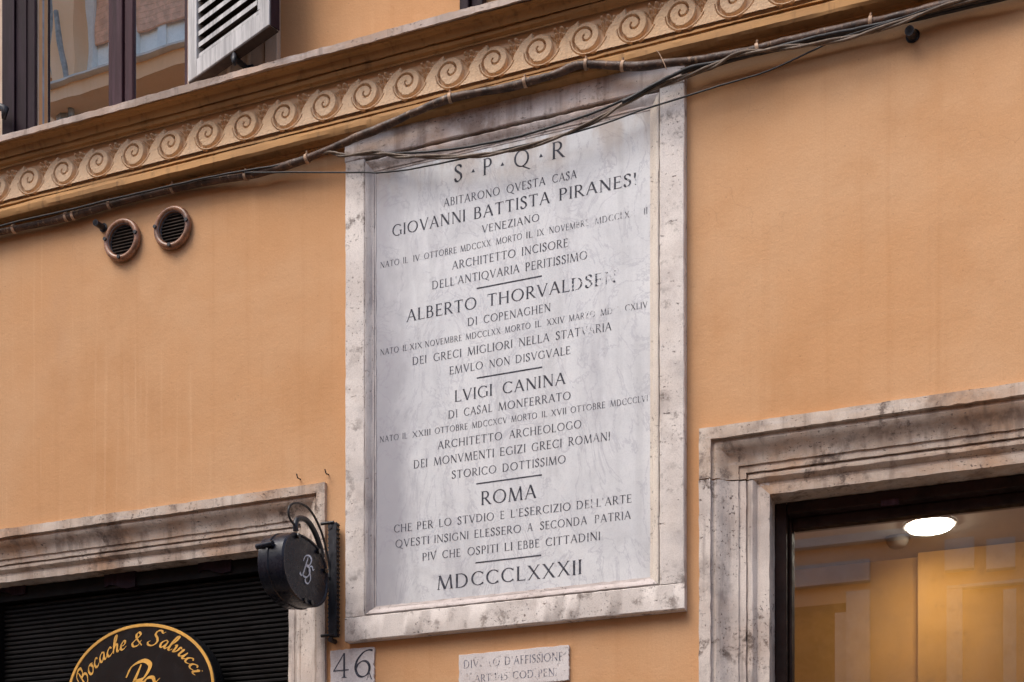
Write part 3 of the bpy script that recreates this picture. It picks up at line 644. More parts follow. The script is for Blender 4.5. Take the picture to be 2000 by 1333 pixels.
e_ = nt.nodes.new('ShaderNodeEmission'); e_.inputs[0].default_value = (1, .93, .78, 1); e_.inputs[1].default_value = 44; oo = nt.nodes.new('ShaderNodeOutputMaterial'); nt.links.new(e_.outputs[0], oo.inputs[0])
lt = thing('ceiling_lamp', (lc[0], lc[1], ZC), 'round white ceiling lamp glowing behind the shop window glass', 'lamp')
def lathe(prof, c, n=40, axis='z'):
    V = []; f = []
    for r, z in prof:
        for k in range(n):
            a = 2*math.pi*k/n; V.append((c[0]+r*math.cos(a), c[1]+r*math.sin(a), c[2]+z) if axis == 'z' else (c[0]+r*math.cos(a), c[1]-z, c[2]+r*math.sin(a)))
    for i in range(len(prof)-1): f += [(i*n+k, i*n+(k+1) % n, (i+1)*n+(k+1) % n, (i+1)*n+k) for k in range(n)]
    g = M(); g.add(V, f); return g
lathe([(0,-.022),(.050,-.021),(.064,-.016),(.068,-.008),(.068,-.003)], (lc[0],lc[1],ZC)).build('diffuser', emi, lt, smooth=True)
lathe([(.078,-.0005),(.078,-.008),(.0715,-.008),(.0715,-.0005)], (lc[0],lc[1],ZC)).build('lamp_rim', STEEL, lt, smooth=40)
dc = WZ(1753, 1057, ZC-.01); dt = thing('smoke_detector', (dc[0],dc[1],ZC), 'small round dark smoke detector on the shop ceiling beside the lamp', 'smoke detector')
lathe([(0,-.03),(.022,-.03),(.032,-.018),(.036,-.001)], (dc[0],dc[1],ZC)).build('housing', mat_paint('detector_grey', (.05,.042,.035), .7, spec=.1), dt, smooth=True)
lathe([(.040,-.0005),(.040,-.006),(.0365,-.006)], (dc[0],dc[1],ZC)).build('base_ring', IRON, dt, smooth=40)


# ------------------------------------------------------------------ facade across the street (seen mirrored in the panes)
S = 7.05
opp = thing('opposite_building', (-6, -S, 0), 'orange and grey town house across the street, mirrored in the window panes', 'building')
OP = mat_plaster('opposite_plaster', (.93,.58,.35), (.95,.66,.45), (.84,.48,.27))
OPG = mat_stone('opposite_grey_render', (.40,.37,.33), (.32,.295,.265), .2, .3)
yg_ = yW + .002; yG_ = .172
zq_ = lambda py, px=315, o=.0: MR(px, py, yg_, S-o)[2]
xq_ = lambda px: MR(px, 100, yg_, S)[0]
zGrey = zq_(139, 315, .35)
g = M(); g.box((-30, -S-.5, .1), (14, -S, zGrey)); g.build('wall', OPG, opp) if False else None
# lower storeys: orange plaster wall, dark eave band, orange parapet, windows above
Z1 = MR(1775, 985, yG_, S)[2] + .35
g = M(); g.box((-30, -S-.5, .1), (14, -S, Z1)); g.build('wall', OP, opp)
XT0, XT1 = xq_(0)-2.5, xq_(440)+.3; TOP = 10.95
g = M(); g.box((XT0, -S-.5, Z1+.001), (XT1, -S, zGrey)); g.build('grey_wall', OPG, opp)
g = M(); g.box((-30, -S-.8, Z1+.002), (XT0-.002, -S+.2, Z1+.12)); g.box((XT1+.002, -S-.8, Z1+.002), (14, -S+.2, Z1+.12)); g.build('terrace_coping', OPG, opp)
zP = zq_(107, 315, .35); zWi = zq_(99, 315, .42); zBl = zq_(45)
g = M(); g.box((xq_(125), -S-.1, zGrey), (XT1, -S+.35, zP)); g.build('parapet', OP, opp)
g = M(); g.box((xq_(125)-.05, -S-.1, zP+.001), (XT1, -S+.42, zWi)); g.build('ledge', mat_stone('pale_ledge', (.75,.72,.68), (.66,.62,.58), .2, .2), opp)
g = M(); g.box((XT0, -S-.5, zGrey+.001), (XT1, -S-.11, TOP)); g.build('upper_wall', OP, opp)
WHT = mat_paint('white_sash', (.82,.83,.82), .4, .05); SKYP = mat_paint('sky_white_pane', (.95,.95,.92), .3, .03)  # near-white pane paint stands for the sky reflected in the glass
BLI = mat_paint('brown_blind', (.80,.46,.31), .6, .15)
def opp_window(pa, pb):
    xa, xb = xq_(pa), xq_(pb); g = M(); z1 = min(zBl + 1.3, TOP-.08)
    g.box((xa-.06, -S-.12, zWi+.001), (xa, -S+.02, z1)); g.box((xb, -S-.12, zWi+.001), (xb+.06, -S+.02, z1)); g.box((xa, -S-.12, z1-.05), (xb, -S+.02, z1))
    f = g.build('window', WHT, opp)
    g = M(); g.box((xa+.001, -S-.10, zWi+.001), (xb-.001, -S-.06, zBl+.3)); g.build('pane', SKYP, f)
    g = M(); q = (xa+xb)/2; g.box((q-.05, -S-.06, zWi+.002), (q+.05, -S-.03, zBl+.2)); g.build('sash_bar', WHT, f)
    n = max(4, int((z1-.06-zBl)/.055)); 
    for i in range(n):
        z0 = zBl + i*.055; g = M(); g.box((xa+.002, -S-.055+.02, z0), (xb-.002, -S-.01, z0+.053)); g.build('blind_slat', BLI, f)
opp_window(182, 253); opp_window(258, 368); opp_window(388, 440)
g = M(); g.box((xq_(128), -S-.12, zP+.02), (xq_(172), -S+.2, TOP)); g.build('pilaster', OP, opp)
for i in range(11):
    pyy = 18 + i*14; z0 = MR(88, pyy, yg_, S)[2]; g = M(); xo = xq_(82 + (i % 2)*5); g.box((xo, -S-.02, z0), (xo+.28, -S+.03, z0+.13)); g.build('quoin', OP, opp)
g = M(); g.tube([MR(96, -60, yg_, S-.1), MR(134, 250, yg_, S-.1)], .10, 8); g.tube([MR(108, 20, yg_, S-.2), MR(142, 230, yg_, S-.2)], .03, 8); g.build('drain_pipe', mat_paint('zinc_grey', (.30,.29,.28), .5), opp, smooth=40)
# ground floor surrounds mirrored in the shop glass
WS = mat_stone('opposite_stone', (.80,.74,.68), (.70,.63,.57), .5, .2)
gq = lambda px, py: MR(px, py, yG, S)
def rect(name, pa, pb, pz_, pzb, mat=WS, d=.08, par=opp):
    a = gq(pa, pz_); b = gq(pb, pz_); c_ = gq(pa, pzb); g = M(); g.box((a[0], -S+.001, c_[2]), (b[0], -S+d, a[2])); return g.build(name, mat, par)
rect('string_course', 1400, 1850, 1078, 1094); 
rect('door_lintel', 1480, 1700, 1120, 1160); rect('door_jamb', 1655, 1700, 1161, 1700); rect('door_jamb', 1632, 1654, 1200, 1700, WS, .04); rect('door_jamb', 1440, 1479, 1161, 1700)
rect('recess', 1480, 1654, 1195, 1700, mat_paint('door_brown', (.30,.16,.07), .6), .02)
rect('door_lintel', 1850, 2000, 1150, 1156); rect('door_jamb', 1850, 1880, 1157, 1700); rect('door_jamb', 1960, 1985, 1157, 1700)
rect('stone_block', 1846, 1903, 1060, 1120); rect('stone_block', 1927, 1983, 1060, 1118)
g = M(); g.box((XT0, -S-.8, TOP+.001), (XT1, -S+.2, TOP+.1)); g.build('eaves', OPG, opp)

# ------------------------------------------------------------------ the marble plaque
dF, dS = .030, .0165
PX0, PX1 = W(674, 800, dF)[0], W(1336, 800, dF)[0]
jx0, jx1 = W(711.5, 800, dF)[0], W(1288, 800, dF)[0]
sx0, sx1 = W(735, 800, dS)[0], W(1270, 800, dS)[0]
zb0 = (W(670, 1252.8, dF)[2] + W(1337, 1190.5, dF)[2]) / 2
zj0 = (W(710, 1204.4, dF)[2] + W(1288, 1142.4, dF)[2]) / 2
zs0 = (W(734, 1184, dS)[2] + W(1272, 1129, dS)[2]) / 2
zs1 = (W(737.5, 339, dS)[2] + W(1270, 216, dS)[2]) / 2
zj1 = (W(715, 314, dF)[2] + W(1287, 178, dF)[2]) / 2
zjt = (W(677, 313, dF)[2] + W(1335, 166, dF)[2]) / 2 
zb1 = pz[-1][1] + .004
print('PLAQUE', PX1-PX0, zb1-zb0, zs0, zs1, 'corn bottom', pz[-1][1])
plq = thing('memorial_plaque', ((PX0+PX1)/2, 0, zb0), 'tall engraved marble plaque headed S P Q R in a travertine frame', 'plaque')
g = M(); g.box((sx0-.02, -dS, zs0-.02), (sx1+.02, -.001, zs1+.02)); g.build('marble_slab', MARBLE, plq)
def stonebar(name, a, b, mat):
    # bar with slightly wavy arrises
    g = M(); x0, y0, z0 = a; x1, y1, z1 = b; horiz = (x1-x0) > (z1-z0); n = 60
    V = []
    for i in range(n+1):
        t = i/n; j = lambda: random.gauss(0, .0005)
        if horiz:
            x = x0+(x1-x0)*t; V += [(x, y1, z0), (x, y0+.0025, z0+j()), (x, y0+abs(j()), z0+.0025), (x, y0+abs(j()), z1-.0025), (x, y0+.0025, z1+j()), (x, y1, z1)]
        else:
            z = z0+(z1-z0)*t; V += [(x1, y1, z), (x1+j(), y0+.0025, z), (x1-.0025, y0+abs(j()), z), (x0+.0025, y0+abs(j()), z), (x0+j(), y0+.0025, z), (x0, y1, z)]
    f = [(i*6+k, (i+1)*6+k, (i+1)*6+(k+1) % 6, i*6+(k+1) % 6) for i in range(n) for k in range(6)] + [tuple(range(6)), tuple(n*6+k for k in range(5,-1,-1))]
    g.add(V, f); return g.build(name, mat, plq, smooth=35)
gp = .0012
stonebar('frame_side', (PX0, -dF, zj0+gp), (jx0, -.001, zjt-gp), ST_FRAME)
stonebar('frame_side', (jx1, -dF, zj0+gp), (PX1, -.001, zjt-gp), ST_FRAME)
stonebar('frame_bottom', (PX0-.001, -dF-.0006, zb0), (PX1+.001, -.001, zj0), ST_FRAME)
stonebar('frame_top', (PX0-.001, -dF-.0006, zjt), (PX1+.001, -.001, zb1+.02), ST_TOP)
# moulding between frame and slab
def mould(name, kind, mat):
    # profile parameter s 0 (at frame joint) .. 1 (slab edge)
    pf = [(0, dF-.007), (.06, dF-.007), (.07, dF-.001), (.16, dF+.0005), (.34, dF-.001), (.52, dF-.005), (.68, dF-.009), (.82, dF-.0095), (.84, dF-.0118), (1, dS+.0012), (1, dS-.005)]
    g = M(); n = 50; V = []
    for i in range(n+1):
        t = i/n
        for s, d in pf:
            xl = jx0 + (sx0-jx0)*s; xr_ = jx1 + (sx1-jx1)*s; zl = zj0 + (zs0-zj0)*s; zh = zj1 + (zs1-zj1)*s
            e = random.gauss(0, .0004)
            if kind == 'L': p = (xl+e, -d-e, zl + (zh-zl)*t)
            elif kind == 'R': p = (xr_+e, -d-e, zl + (zh-zl)*t)
            elif kind == 'B': p = (xl + (xr_-xl)*t, -d-e, zl+e)
            else: p = (xl + (xr_-xl)*t, -d-e, zh+e)
            V.append(p)
    k = len(pf); g.add(V, [(i*k+j, (i+1)*k+j, (i+1)*k+j+1, i*k+j+1) for i in range(n) for j in range(k-1)]); return g.build(name, mat, plq, smooth=30)
ST_ML = mat_stone('moulding_left_shaded_stone', (.50,.46,.44), (.40,.36,.35), .6, .55, (.16,.13,.13), True, streak=.5)  # left moulding: stone coloured darker for the shade on this side
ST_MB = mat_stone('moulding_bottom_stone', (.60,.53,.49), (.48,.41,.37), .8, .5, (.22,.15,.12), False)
ST_MR = mat_stone('moulding_right_lit_stone', (.72,.64,.54), (.64,.56,.47), .6, .2, (.35,.25,.18), True)  # right moulding: stone coloured paler for the light it catches
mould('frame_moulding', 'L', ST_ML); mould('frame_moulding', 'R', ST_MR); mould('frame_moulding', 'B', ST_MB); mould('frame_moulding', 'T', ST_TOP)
# inscription: (words with photo x-extent in crop units), crop origin row, left baseline row, cap height
CR = {'A': (660, 250, 2000/700), 'B': (660, 600, 2000/700), 'C': (660, 900, 2000/700)}
f_ = lambda n, a, b: [a + (b - a) * i / max(1, n-1) for i in range(n)]
lines = [
 ('A', 303, 92, [('S',648,697),('P',808,862,0,267),('Q',980,1072,0,236),('R',1192,1268,0,180)]),
 ('A', 443, 45, [('ABITARONO',590,905),('QVESTA',940,1158),('CASA',1195,1333,.08)]),
 ('A', 608, 64, [('GIOVANNI',302,712),('BATTISTA',757,1183),('PIRANESI',1232,1668,[0,0,0,0,.03,.05,.1,.22])]),
 ('A', 588, 42, [('VENEZIANO',803,1125)]),
 ('A', 785, 34, [('NATO',236,343),('IL',363,392),('IV',420,457),('OTTOBRE',480,663),('MDCCXX',683,853),('MORTO',882,1028),('IL',1050,1087),('IX',1112,1150),('NOVEMBRE',1178,1400,f_(8,.02,.26)),('MDCCLXXVIII',1435,1728,[.16,.12,.14,.16,.22,.12,.25,.36,.40,.2,.12])]),
 ('A', 792, 45, [('ARCHITETTO',637,992),('INCISORE',1025,1285,.02)]),
 ('A', 902, 45, [("DELL'ANTIQVARIA",525,1013),('PERITISSIMO',1045,1393,f_(11,0,.12))]),
 ('A', 1083, 66, [('ALBERTO',383,775),('THORVALDSEN',833,1555,[0,0,0,0,.05,0,0,.16,.16,.20,.26])]),
 ('A', 1108, 44, [('DI',723,778),('COPENAGHEN',812,1188)]),
 ('B', 270, 33, [('NATO',236,340),('IL',362,388),('XIX',400,470,.08),('NOVEMBRE',485,692,.04),('MDCCLXX',713,908),('MORTO',932,1075),('IL',1100,1135),('XXIV',1165,1265),('MARZO',1288,1437,f_(5,.06,.25)),('MDCCCXLIV',1465,1728,[.1,.18,.34,.38,.2,.12,.1,.14,.1])]),
 ('B', 325, 44, [('DEI',415,495),('GRECI',532,690),('MIGLIORI',723,975),('NELLA',1008,1180),('STATVARIA',1215,1527,[.03,.05,.03,.12,.22,.26,.14,.05,.02])]),
 ('B', 377, 43, [('EMVLO',622,810),('NON',843,960),('DISVGVALE',990,1298,.03)]),
 ('B', 530, 64, [('LVIGI',650,862),('CANINA',917,1270)]),
 ('B', 623, 44, [('DI',615,668),('CASAL',702,862),('MONFERRATO',895,1300)]),
 ('B', 757, 33, [('NATO',233,340),('IL',360,388),('XXIII',415,518),('OTTOBRE',540,725),('MDCCXCV',748,943),('MORTO',967,1112),('IL',1137,1168),('XVII',1190,1275),('OTTOBRE',1298,1492,[0,.05,.18,.12,.1,.06,.05]),('MDCCCLVI',1520,1730,f_(8,.05,.2))]),
 ('B', 795, 44, [('ARCHITETTO',556,918),('ARCHEOLOGO',955,1360,.03)]),
 ('B', 902, 45, [('DEI',422,500),('MONVMENTI',535,872),('EGIZI',903,1048),('GRECI',1080,1250,.02),('ROMANI',1285,1520,f_(6,.06,.16))]),
 ('B', 960, 44, [('STORICO',635,885),('DOTTISSIMO',917,1272,.04)]),
 ('C', 250, 76, [('ROMA',797,1107)]),
 ('C', 403, 43, [('CHE',312,413),('PER',440,532),('LO',563,635),('STVDIO',667,872),('E',905,930),("L'ESERCIZIO",963,1300,.02),("DELL'ARTE",1330,1640,[.12,.16,.18,.12,.08,.04,.02,.02,.02])]),
 ('C', 487, 43, [('QVESTI',320,510),('INSIGNI',537,730),('ELESSERO',760,1023),('A',1057,1087),('SECONDA',1128,1390,[.05,.04,.1,.1,.02,.02,.06]),('PATRIA',1432,1635,[.17,.05,.02,.02,.02,.02])]),
 ('C', 560, 44, [('PIV',470,550),('CHE',582,685),('OSPITI',722,895),('LI',928,975),('EBBE',1003,1125),('CITTADINI',1158,1465,f_(9,.02,.1))]),
 ('C', 722, 78, [('MDCCCLXXXII',553,1362)]),
]
for li, (cr, base, cap, words) in enumerate(lines):
    ox, oy, s = CR[cr]; w0 = words[0]
    pb_ = W(ox + w0[1]/s, oy + base/s, dS); zb2 = pb_[2]; zt2 = W(ox + w0[1]/s, oy + (base-cap)/s, dS)[2]; h = zt2 - zb2
    for wd in words:
        py = oy + base/s
        xa = W(ox + wd[1]/s, py, dS)[0]; xb = W(ox + wd[2]/s, py, dS)[0]
        m = M(); put_word(m, wd[0], xa, xb, zb2, h, -dS, wd[3] if len(wd) > 3 and not (li == 0) else None)
        if li == 21 and wd[0] == 'PIV':
            q = W(ox+542/s, oy+505/s, dS); m.add([(q[0]-.002,-dS-.0005,q[2]-.004),(q[0]+.002,-dS-.0005,q[2]-.004),(q[0]+.005,-dS-.0005,q[2]+.006)], [(0,1,2)])
        m.build('engraved_letter' if len(wd[0]) == 1 else 'engraved_word', LET if cap > 55 else LET_S, plq, label='engraved ' + ('letter ' if len(wd[0]) == 1 else 'word ') + wd[0])
    if li == 0:
        for cx, cy in ((755,240),(918,203),(1133,155)):
            q = W(ox+cx/s, oy+cy/s, dS); a = .0052; m = M()
            m.add([(q[0]-a,-dS-.0005,q[2]-a*.8),(q[0]+a,-dS-.0005,q[2]-a*.8),(q[0],-dS-.0005,q[2]+a)], [(0,1,2)]); m.build('engraved_dot', LET, plq)
for cr, xa, ya, xb, yb in (('A',775,898,1138,826),('B',775,398,1140,335),('B',773,988,1138,936),('C',768,572,1135,527)):
    ox, oy, s = CR[cr]; a = W(ox+xa/s, oy+ya/s, dS); b = W(ox+xb/s, oy+yb/s, dS); z = (a[2]+b[2])/2
    g = M(); g.box((a[0], -dS-.0006, z-.0017), (b[0], -dS+.0002, z+.0017)); g.build('rule', LET, plq)

# ------------------------------------------------------------------ small tablets
def tablet(name, loc, label, cat, pxl, pxr, pyl, pyr, hgt, d):
    xa, xb = W(pxl, pyl, d)[0], W(pxr, pyr, d)[0]; z1 = (W(pxl, pyl, d)[2] + W(pxr, pyr, d)[2])/2
    t = thing(name, ((xa+xb)/2, 0, z1-hgt), label, cat); g = M(); n = 14; pts = []
    for i in range(n): pts.append((xa+(xb-xa)*i/n, -d, z1-hgt+random.gauss(0,.0008)))
    for i in range(n): pts.append((xb+random.gauss(0,.0008), -d, z1-hgt+hgt*i/n))
    for i in range(n): pts.append((xb+(xa-xb)*i/n, -d, z1+random.gauss(0,.0008)))
    for i in range(n): pts.append((xa+random.gauss(0,.0008), -d, z1-hgt*i/n))
    g.prism(pts, (0, d-.0005, 0)); g.build('slab', ST_TAB, t, bevel=.001); return t, xa, xb, z1
t46, a_, b_, z_ = tablet('house_number', None, 'small worn white stone tablet numbered 46 A below the corner of the plaque', 'house number', 645, 730.5, 1270.5, 1264, .118, .008)
def q46(px, py): return W(px, py, .008)
for wd, xa, xb, yb, yt in (('4',650,682,1327,1279),('6',688,728,1324,1273),('A',715.5,727,1328,1314)):
    m = M(); p_ = q46(xa, yb); put_word(m, wd, p_[0], q46(xb, yb)[0], p_[2], q46(xa, yt)[2]-p_[2], -.008)
    # single glyphs: stretch to the measured width
    m.build('numeral' if wd != 'A' else 'letter', LET, t46)
tn, a_, b_, z_ = tablet('notice_tablet', None, 'worn marble tablet reading DIVIETO D AFFISSIONE under the middle of the plaque', 'notice', 896, 1111, 1278.6, 1261, .092, .009)
for base, cap, ws_ in ((355, 52, [('DIVIETO',1018,1255,[.08,.08,.12,.24,.34,.24,.16]),("D'AFFISSIONE",1285,1665,.08)]), (443, 48, [('ART',1090,1197,[.2,.05,.08]),('145',1218,1305,.14),('COD.',1338,1490,.08),('PEN.',1503,1625,.07)])):
    s = 2000/600; p_ = W(600+ws_[0][1]/s, 1200+base/s, .009); h = W(600+ws_[0][1]/s, 1200+(base-cap)/s, .009)[2]-p_[2]
    for wd in ws_:
        m = M(); put_word(m, wd[0], W(600+wd[1]/s, 1200+base/s, .009)[0], W(600+wd[2]/s, 1200+base/s, .009)[0], p_[2], h, -.009, wd[3])
        m.build('engraved_word', LET_F, tn)

# ------------------------------------------------------------------ vents
VSL = mat_paint('vent_slat', (.085,.060,.045), .6, .3)
def vent(px, py, label, grp):
    c = W(px, py, .012); t = thing('wall_vent', (c[0], 0, c[2]-.06), label, 'vent', grp)
    r0 = .063; ring = []
    for k in range(17):
        a = math.pi*2*k/16; ring.append((r0 - .0085 + .0092*math.cos(a), .011 + .011*math.sin(a)))
    g = lathe(ring, (c[0], 0, c[2]), 48, 'y'); g.build('ring', COPP, t, smooth=True)
    lathe([(r0-.0170,.0015),(r0-.0170,.018)][::-1], (c[0], 0, c[2]), 40, 'y').build('inner_sleeve', GREYM, t, smooth=True)
    lathe([(0,.0015),(r0-.012,.0015)][::-1], (c[0], 0, c[2]), 40, 'y').build('backing', DARK, t)  # dark disc paints the shade of a hole that is not cut
    ri = r0 - .0175
    for i in range(9):
        z = -ri + (i+.7) * 2*ri/9.4; hw = math.sqrt(max(0, ri*ri-z*z))*.97
        if hw < .006: continue
        g = M(); zz = c[2]+z
        g.add([(c[0]-hw,-.003,zz+.0035),(c[0]+hw,-.003,zz+.0035),(c[0]+hw,-.009,zz-.0015),(c[0]-hw,-.009,zz-.0015),(c[0]-hw,-.0025,zz+.0025),(c[0]+hw,-.0025,zz+.0025),(c[0]+hw,-.0085,zz-.0027),(c[0]-hw,-.0085,zz-.0027)],
              [(0,3,2,1),(4,5,6,7),(0,1,5,4),(1,2,6,5),(2,3,7,6),(3,0,4,7)]); g.build('slat', VSL, t)
    for a in (-95, 8, 172):
        sx_, sz_ = c[0]+(r0-.008)*math.cos(R(a)), c[2]+(r0-.008)*math.sin(R(a))
        g = M(); g.tube([(sx_, -.012, sz_), (sx_, -.026, sz_)], .0055, 10); g.build('screw', IRON, t, smooth=40)
vent(238.5, 469, 'left of the two round copper-coloured wall vents, just right of the little pipe stub', 'round vents in the wall')
vent(337, 445, 'right one of the two round copper-coloured wall vents under the cable run', 'round vents in the wall')
def stub(fpx, fpy, bpx, bpy_, label, r=.010):
    b = np.array(W(bpx, bpy_, 0)); t = thing('pipe_stub', (b[0], 0, b[2]), label, 'pipe'); e = np.array(W(fpx, fpy, .045)); a = (e-b)/np.linalg.norm(e-b)
    g = M(); g.tube([b-a*.01, e, e, e-a*.02], [r, r, r*.65, r*.65], 16, cap=False); g.build('tube', IRON, t, smooth=40)
    g = M(); g.tube([e-a*.021, e-a*.0205], [r*.66, r*.66], 16); g.build('bore', DARK, t)
    lathe([(r*1.5,.001),(r*1.5,.004),(r,.0045)][::-1], (b[0],0,b[2]), 20, 'y').build('collar', IRON, t, smooth=40)
stub(186, 435, 203, 446, 'short grey pipe stub sticking out beside the left round vent', .009)
stub(1776, 60, 1783, 72, 'short black pipe stub on the bare wall at the upper right', .011)
for i, (px, py, lab) in enumerate(((587, 936, 'thin bent nail in the plaster above the left door surround'), (642, 927, 'thin bent nail in the plaster closest to the plaque frame'))):
    a = W(px, py, 0); g = M(); g.tube([(a[0],.004,a[2]),(a[0]-.001,-.012,a[2]-.002),(a[0]+.003,-.022,a[2]-.004),(a[0]+.002,-.026,a[2]+.006)], .0018, 6)
    tag(g.build('nail', IRON), lab, 'nail')

# ------------------------------------------------------------------ hanging shop sign on its bracket
XB = W(651, 1130, 0)[0]
hs = thing('hanging_sign', (XB, 0, W(651, 1245, 0)[2]), 'dark round projecting shop sign with a silver script monogram on an iron bracket', 'sign')
zt3, zb3 = W(652, 1023, .02)[2], W(652, 1245, .02)[2]
g = M(); g.box((XB+.000, -.030, zb3), (XB+.026, -.012, zt3)); n = 26
for i in range(n):
    z = zb3 + (zt3-zb3)*(i+.5)/n; g.box((XB+.0261, -.027, z-.0022), (XB+.030, -.015, z+.0022)); g.box((XB-.004, -.027, z-.0022), (XB-.0001, -.015, z+.0022))
g.build('wall_plate', IRON, hs, bevel=.001)
for z in (zt3, zb3+.004):
    g = M(); g.tube([(XB-.022, -.030, z), (XB+.018, -.030, z)], .0045, 10); g.tube([(XB+.006, -.032, z-.012), (XB+.006, -.0, z-.012)], .007, 10); g.build('bolt', IRON, hs, smooth=40)
def arm(pts, r, name, mat=IRON):
    P3 = [WX(px, py, XB+.004) for px, py in pts]; g = M(); g.tube(crom(P3, 8), r, 12); g.build(name, mat, hs, smooth=True)
arm([(578,1038),(577,1026),(581,1014),(592,1013),(604,1022),(616,1043),(625,1068),(630,1090)], .0075, 'arm')
arm([(585,1025),(574,1024),(565,1010),(564,993),(572,984),(586,984),(602,993),(616,1013),(629,1043),(638,1078),(643,1108),(643,1130)], .0032, 'cable', CABK)
# sign body: oval drum, axis along the street
fc = WX(598, 1112, XB+.012); tY = .092; tZ = .110; TX = .080
Pt = lambda px, py: WX(px, py, XB+.012)
yl, yr = Pt(553, 1100)[1], Pt(643, 1100)[1]; zt4 = Pt(580, 1036)[2]; zb4 = Pt(618, 1190)[2]
tY = (yr-yl)/2; cy_ = (yl+yr)/2; tZ = (zt4-zb4)/2; cz_ = (zt4+zb4)/2; print('SIGN', tY, tZ, cy_)
n = 48; oval = []
for k in range(n):
    a = 2*math.pi*k/n; e = .85; ca, sa = math.cos(a), math.sin(a)
    oval.append((math.copysign(abs(ca)**e, ca), math.copysign(abs(sa)**e, sa)))
def ov(x, s): return [(x, cy_+u*tY*s, cz_+v*tZ*s) for u, v in oval]
Xf = XB+.012
g = M(); rings = [ov(Xf-TX, .0), ov(Xf-TX, .96), ov(Xf-TX+.004, 1), ov(Xf-TX+.026, 1), ov(Xf-TX+.028, 1.03), ov(Xf-TX+.034, 1.03), ov(Xf-TX+.036, 1.0), ov(Xf-.005, 1), ov(Xf, .97), ov(Xf-.0005, .93), ov(Xf-.004, .91), ov(Xf-.004, 0)]
V = [p for r_ in rings for p in r_]; f = [(i*n+k, (i+1)*n+k, (i+1)*n+(k+1) % n, i*n+(k+1) % n) for i in range(len(rings)-1) for k in range(n)]
g.add(V, f); g.build('drum', BLKM, hs, smooth=35)
g = M(); g.tube([(Xf-TX-.004, cy_-tY*.93, cz_+tZ*.42), (Xf-TX+.05, cy_-tY*1.01, cz_+tZ*.42)], .008, 12); g.build('lock_cylinder', BLKM, hs, smooth=40)  # small lock cylinder on the rim of the drum
for u, v in ((.55,.80),(-.4,.9),(.2,-.93),(-.1,-.97),(.85,.3)):
    g = M(); g.tube([(Xf-.006, cy_+u*tY*.95, cz_+v*tZ*.95), (Xf+.004, cy_+u*tY*.95, cz_+v*tZ*.95)], .007, 8); g.build('rivet', BLK, hs, smooth=40)
SG = {
 'B': (.58, [[(.26,.95),(.18,.5),(.08,.05),(-.08,.02),(-.12,.12)],[(-.04,.66),(.04,.92),(.3,1.03),(.5,.9),(.42,.62),(.22,.54),(.45,.48),(.52,.25),(.35,.02),(.12,.0),(.05,.1)]]),
 'S': (.58, [[(.66,.96),(.54,.86),(.42,1.0),(.24,.97),(.18,.74),(.34,.52),(.42,.28),(.28,.03),(.05,.02),(-.05,.18),(.06,.30)]]),
 '&': (.66, [[(.5,.34),(.38,.05),(.15,0),(.05,.2),(.2,.42),(.40,.68),(.3,.85),(.18,.72),(.28,.42),(.60,.0)]]),
 'o': (.42, [[(.3,.42),(.18,.5),(.05,.3),(.08,.05),(.22,0),(.36,.2),(.33,.42),(.25,.5),(.45,.42)]]),
 'c': (.34, [[(.3,.4),(.2,.5),(.05,.28),(.08,.04),(.2,0),(.38,.14)]]),
 'a': (.45, [[(.32,.45),(.2,.5),(.05,.28),(.08,.04),(.18,.02),(.32,.3),(.35,.48)],[(.35,.48),(.31,.08),(.38,0),(.48,.12)]]),
 'h': (.42, [[(.0,.1),(.2,.7),(.26,.98),(.16,.97),(.09,.5),(.06,0)],[(.07,.2),(.2,.47),(.28,.42),(.27,.1),(.33,0),(.44,.12)]]),
 'e': (.34, [[(.06,.22),(.24,.3),(.26,.46),(.16,.5),(.05,.3),(.07,.05),(.2,0),(.36,.14)]]),
 'l': (.24, [[(.0,.12),(.18,.6),(.24,.97),(.15,.98),(.08,.5),(.1,.05),(.18,0),(.28,.14)]]),
 'v': (.40, [[(.0,.4),(.08,.5),(.12,.3),(.14,0),(.28,.2),(.32,.48),(.42,.42)]]),
 'u': (.44, [[(.0,.38),(.07,.5),(.06,.1),(.14,0),(.28,.2),(.33,.5)],[(.33,.5),(.3,.08),(.36,0),(.46,.12)]]),
 'i': (.22, [[(.0,.36),(.08,.5),(.05,.08),(.12,0),(.24,.12)],[(.10,.66),(.13,.70)]]),
 ' ': (.26, [])}
def script(m, ch, place, w0, w1, slant=.28):
    k = 0
    for st_ in SG[ch][1]:
        for q in pen([(a + slant*b, b) for a, b in st_], w0, w1, R(40), 7):
            k += 1; m.add([place(a, b, k) for a, b in q], [(0,1,2,3)])
SIL = mat_paint('silver_script', (.62,.65,.72), .5, .2, bump=.02)
def mono(m, place, s0=.03, s1=.11): script(m, 'B', lambda a, b, k: place(a, b+.12, k), s0, s1); script(m, 'S', lambda a, b, k: place(a*.8+.25, b*.85-.12, k+40), s0, s1)
mS = M(); hh = .062
mono(mS, lambda a, b, k: (Xf-.0035+.00002*k, cy_+.008+(a-.45)*hh*1.15, cz_+.004+(b-.5)*hh), .045, .12); mS.build('monogram', SIL, hs)
mS = M(); 
for (yy, zz, tx) in ((-.012, -.062, 'lav'), (-.006, .068, 'ocu')):
    x = 0
    for ch in tx:
        script(mS, ch, lambda a, b, k: (Xf-.0033+.00002*k, cy_+yy+(a+x)*.022, cz_+zz+(b)*.020), .05, .12); x += SG[ch][0]
# faint worn script left off: unreadable in the photograph

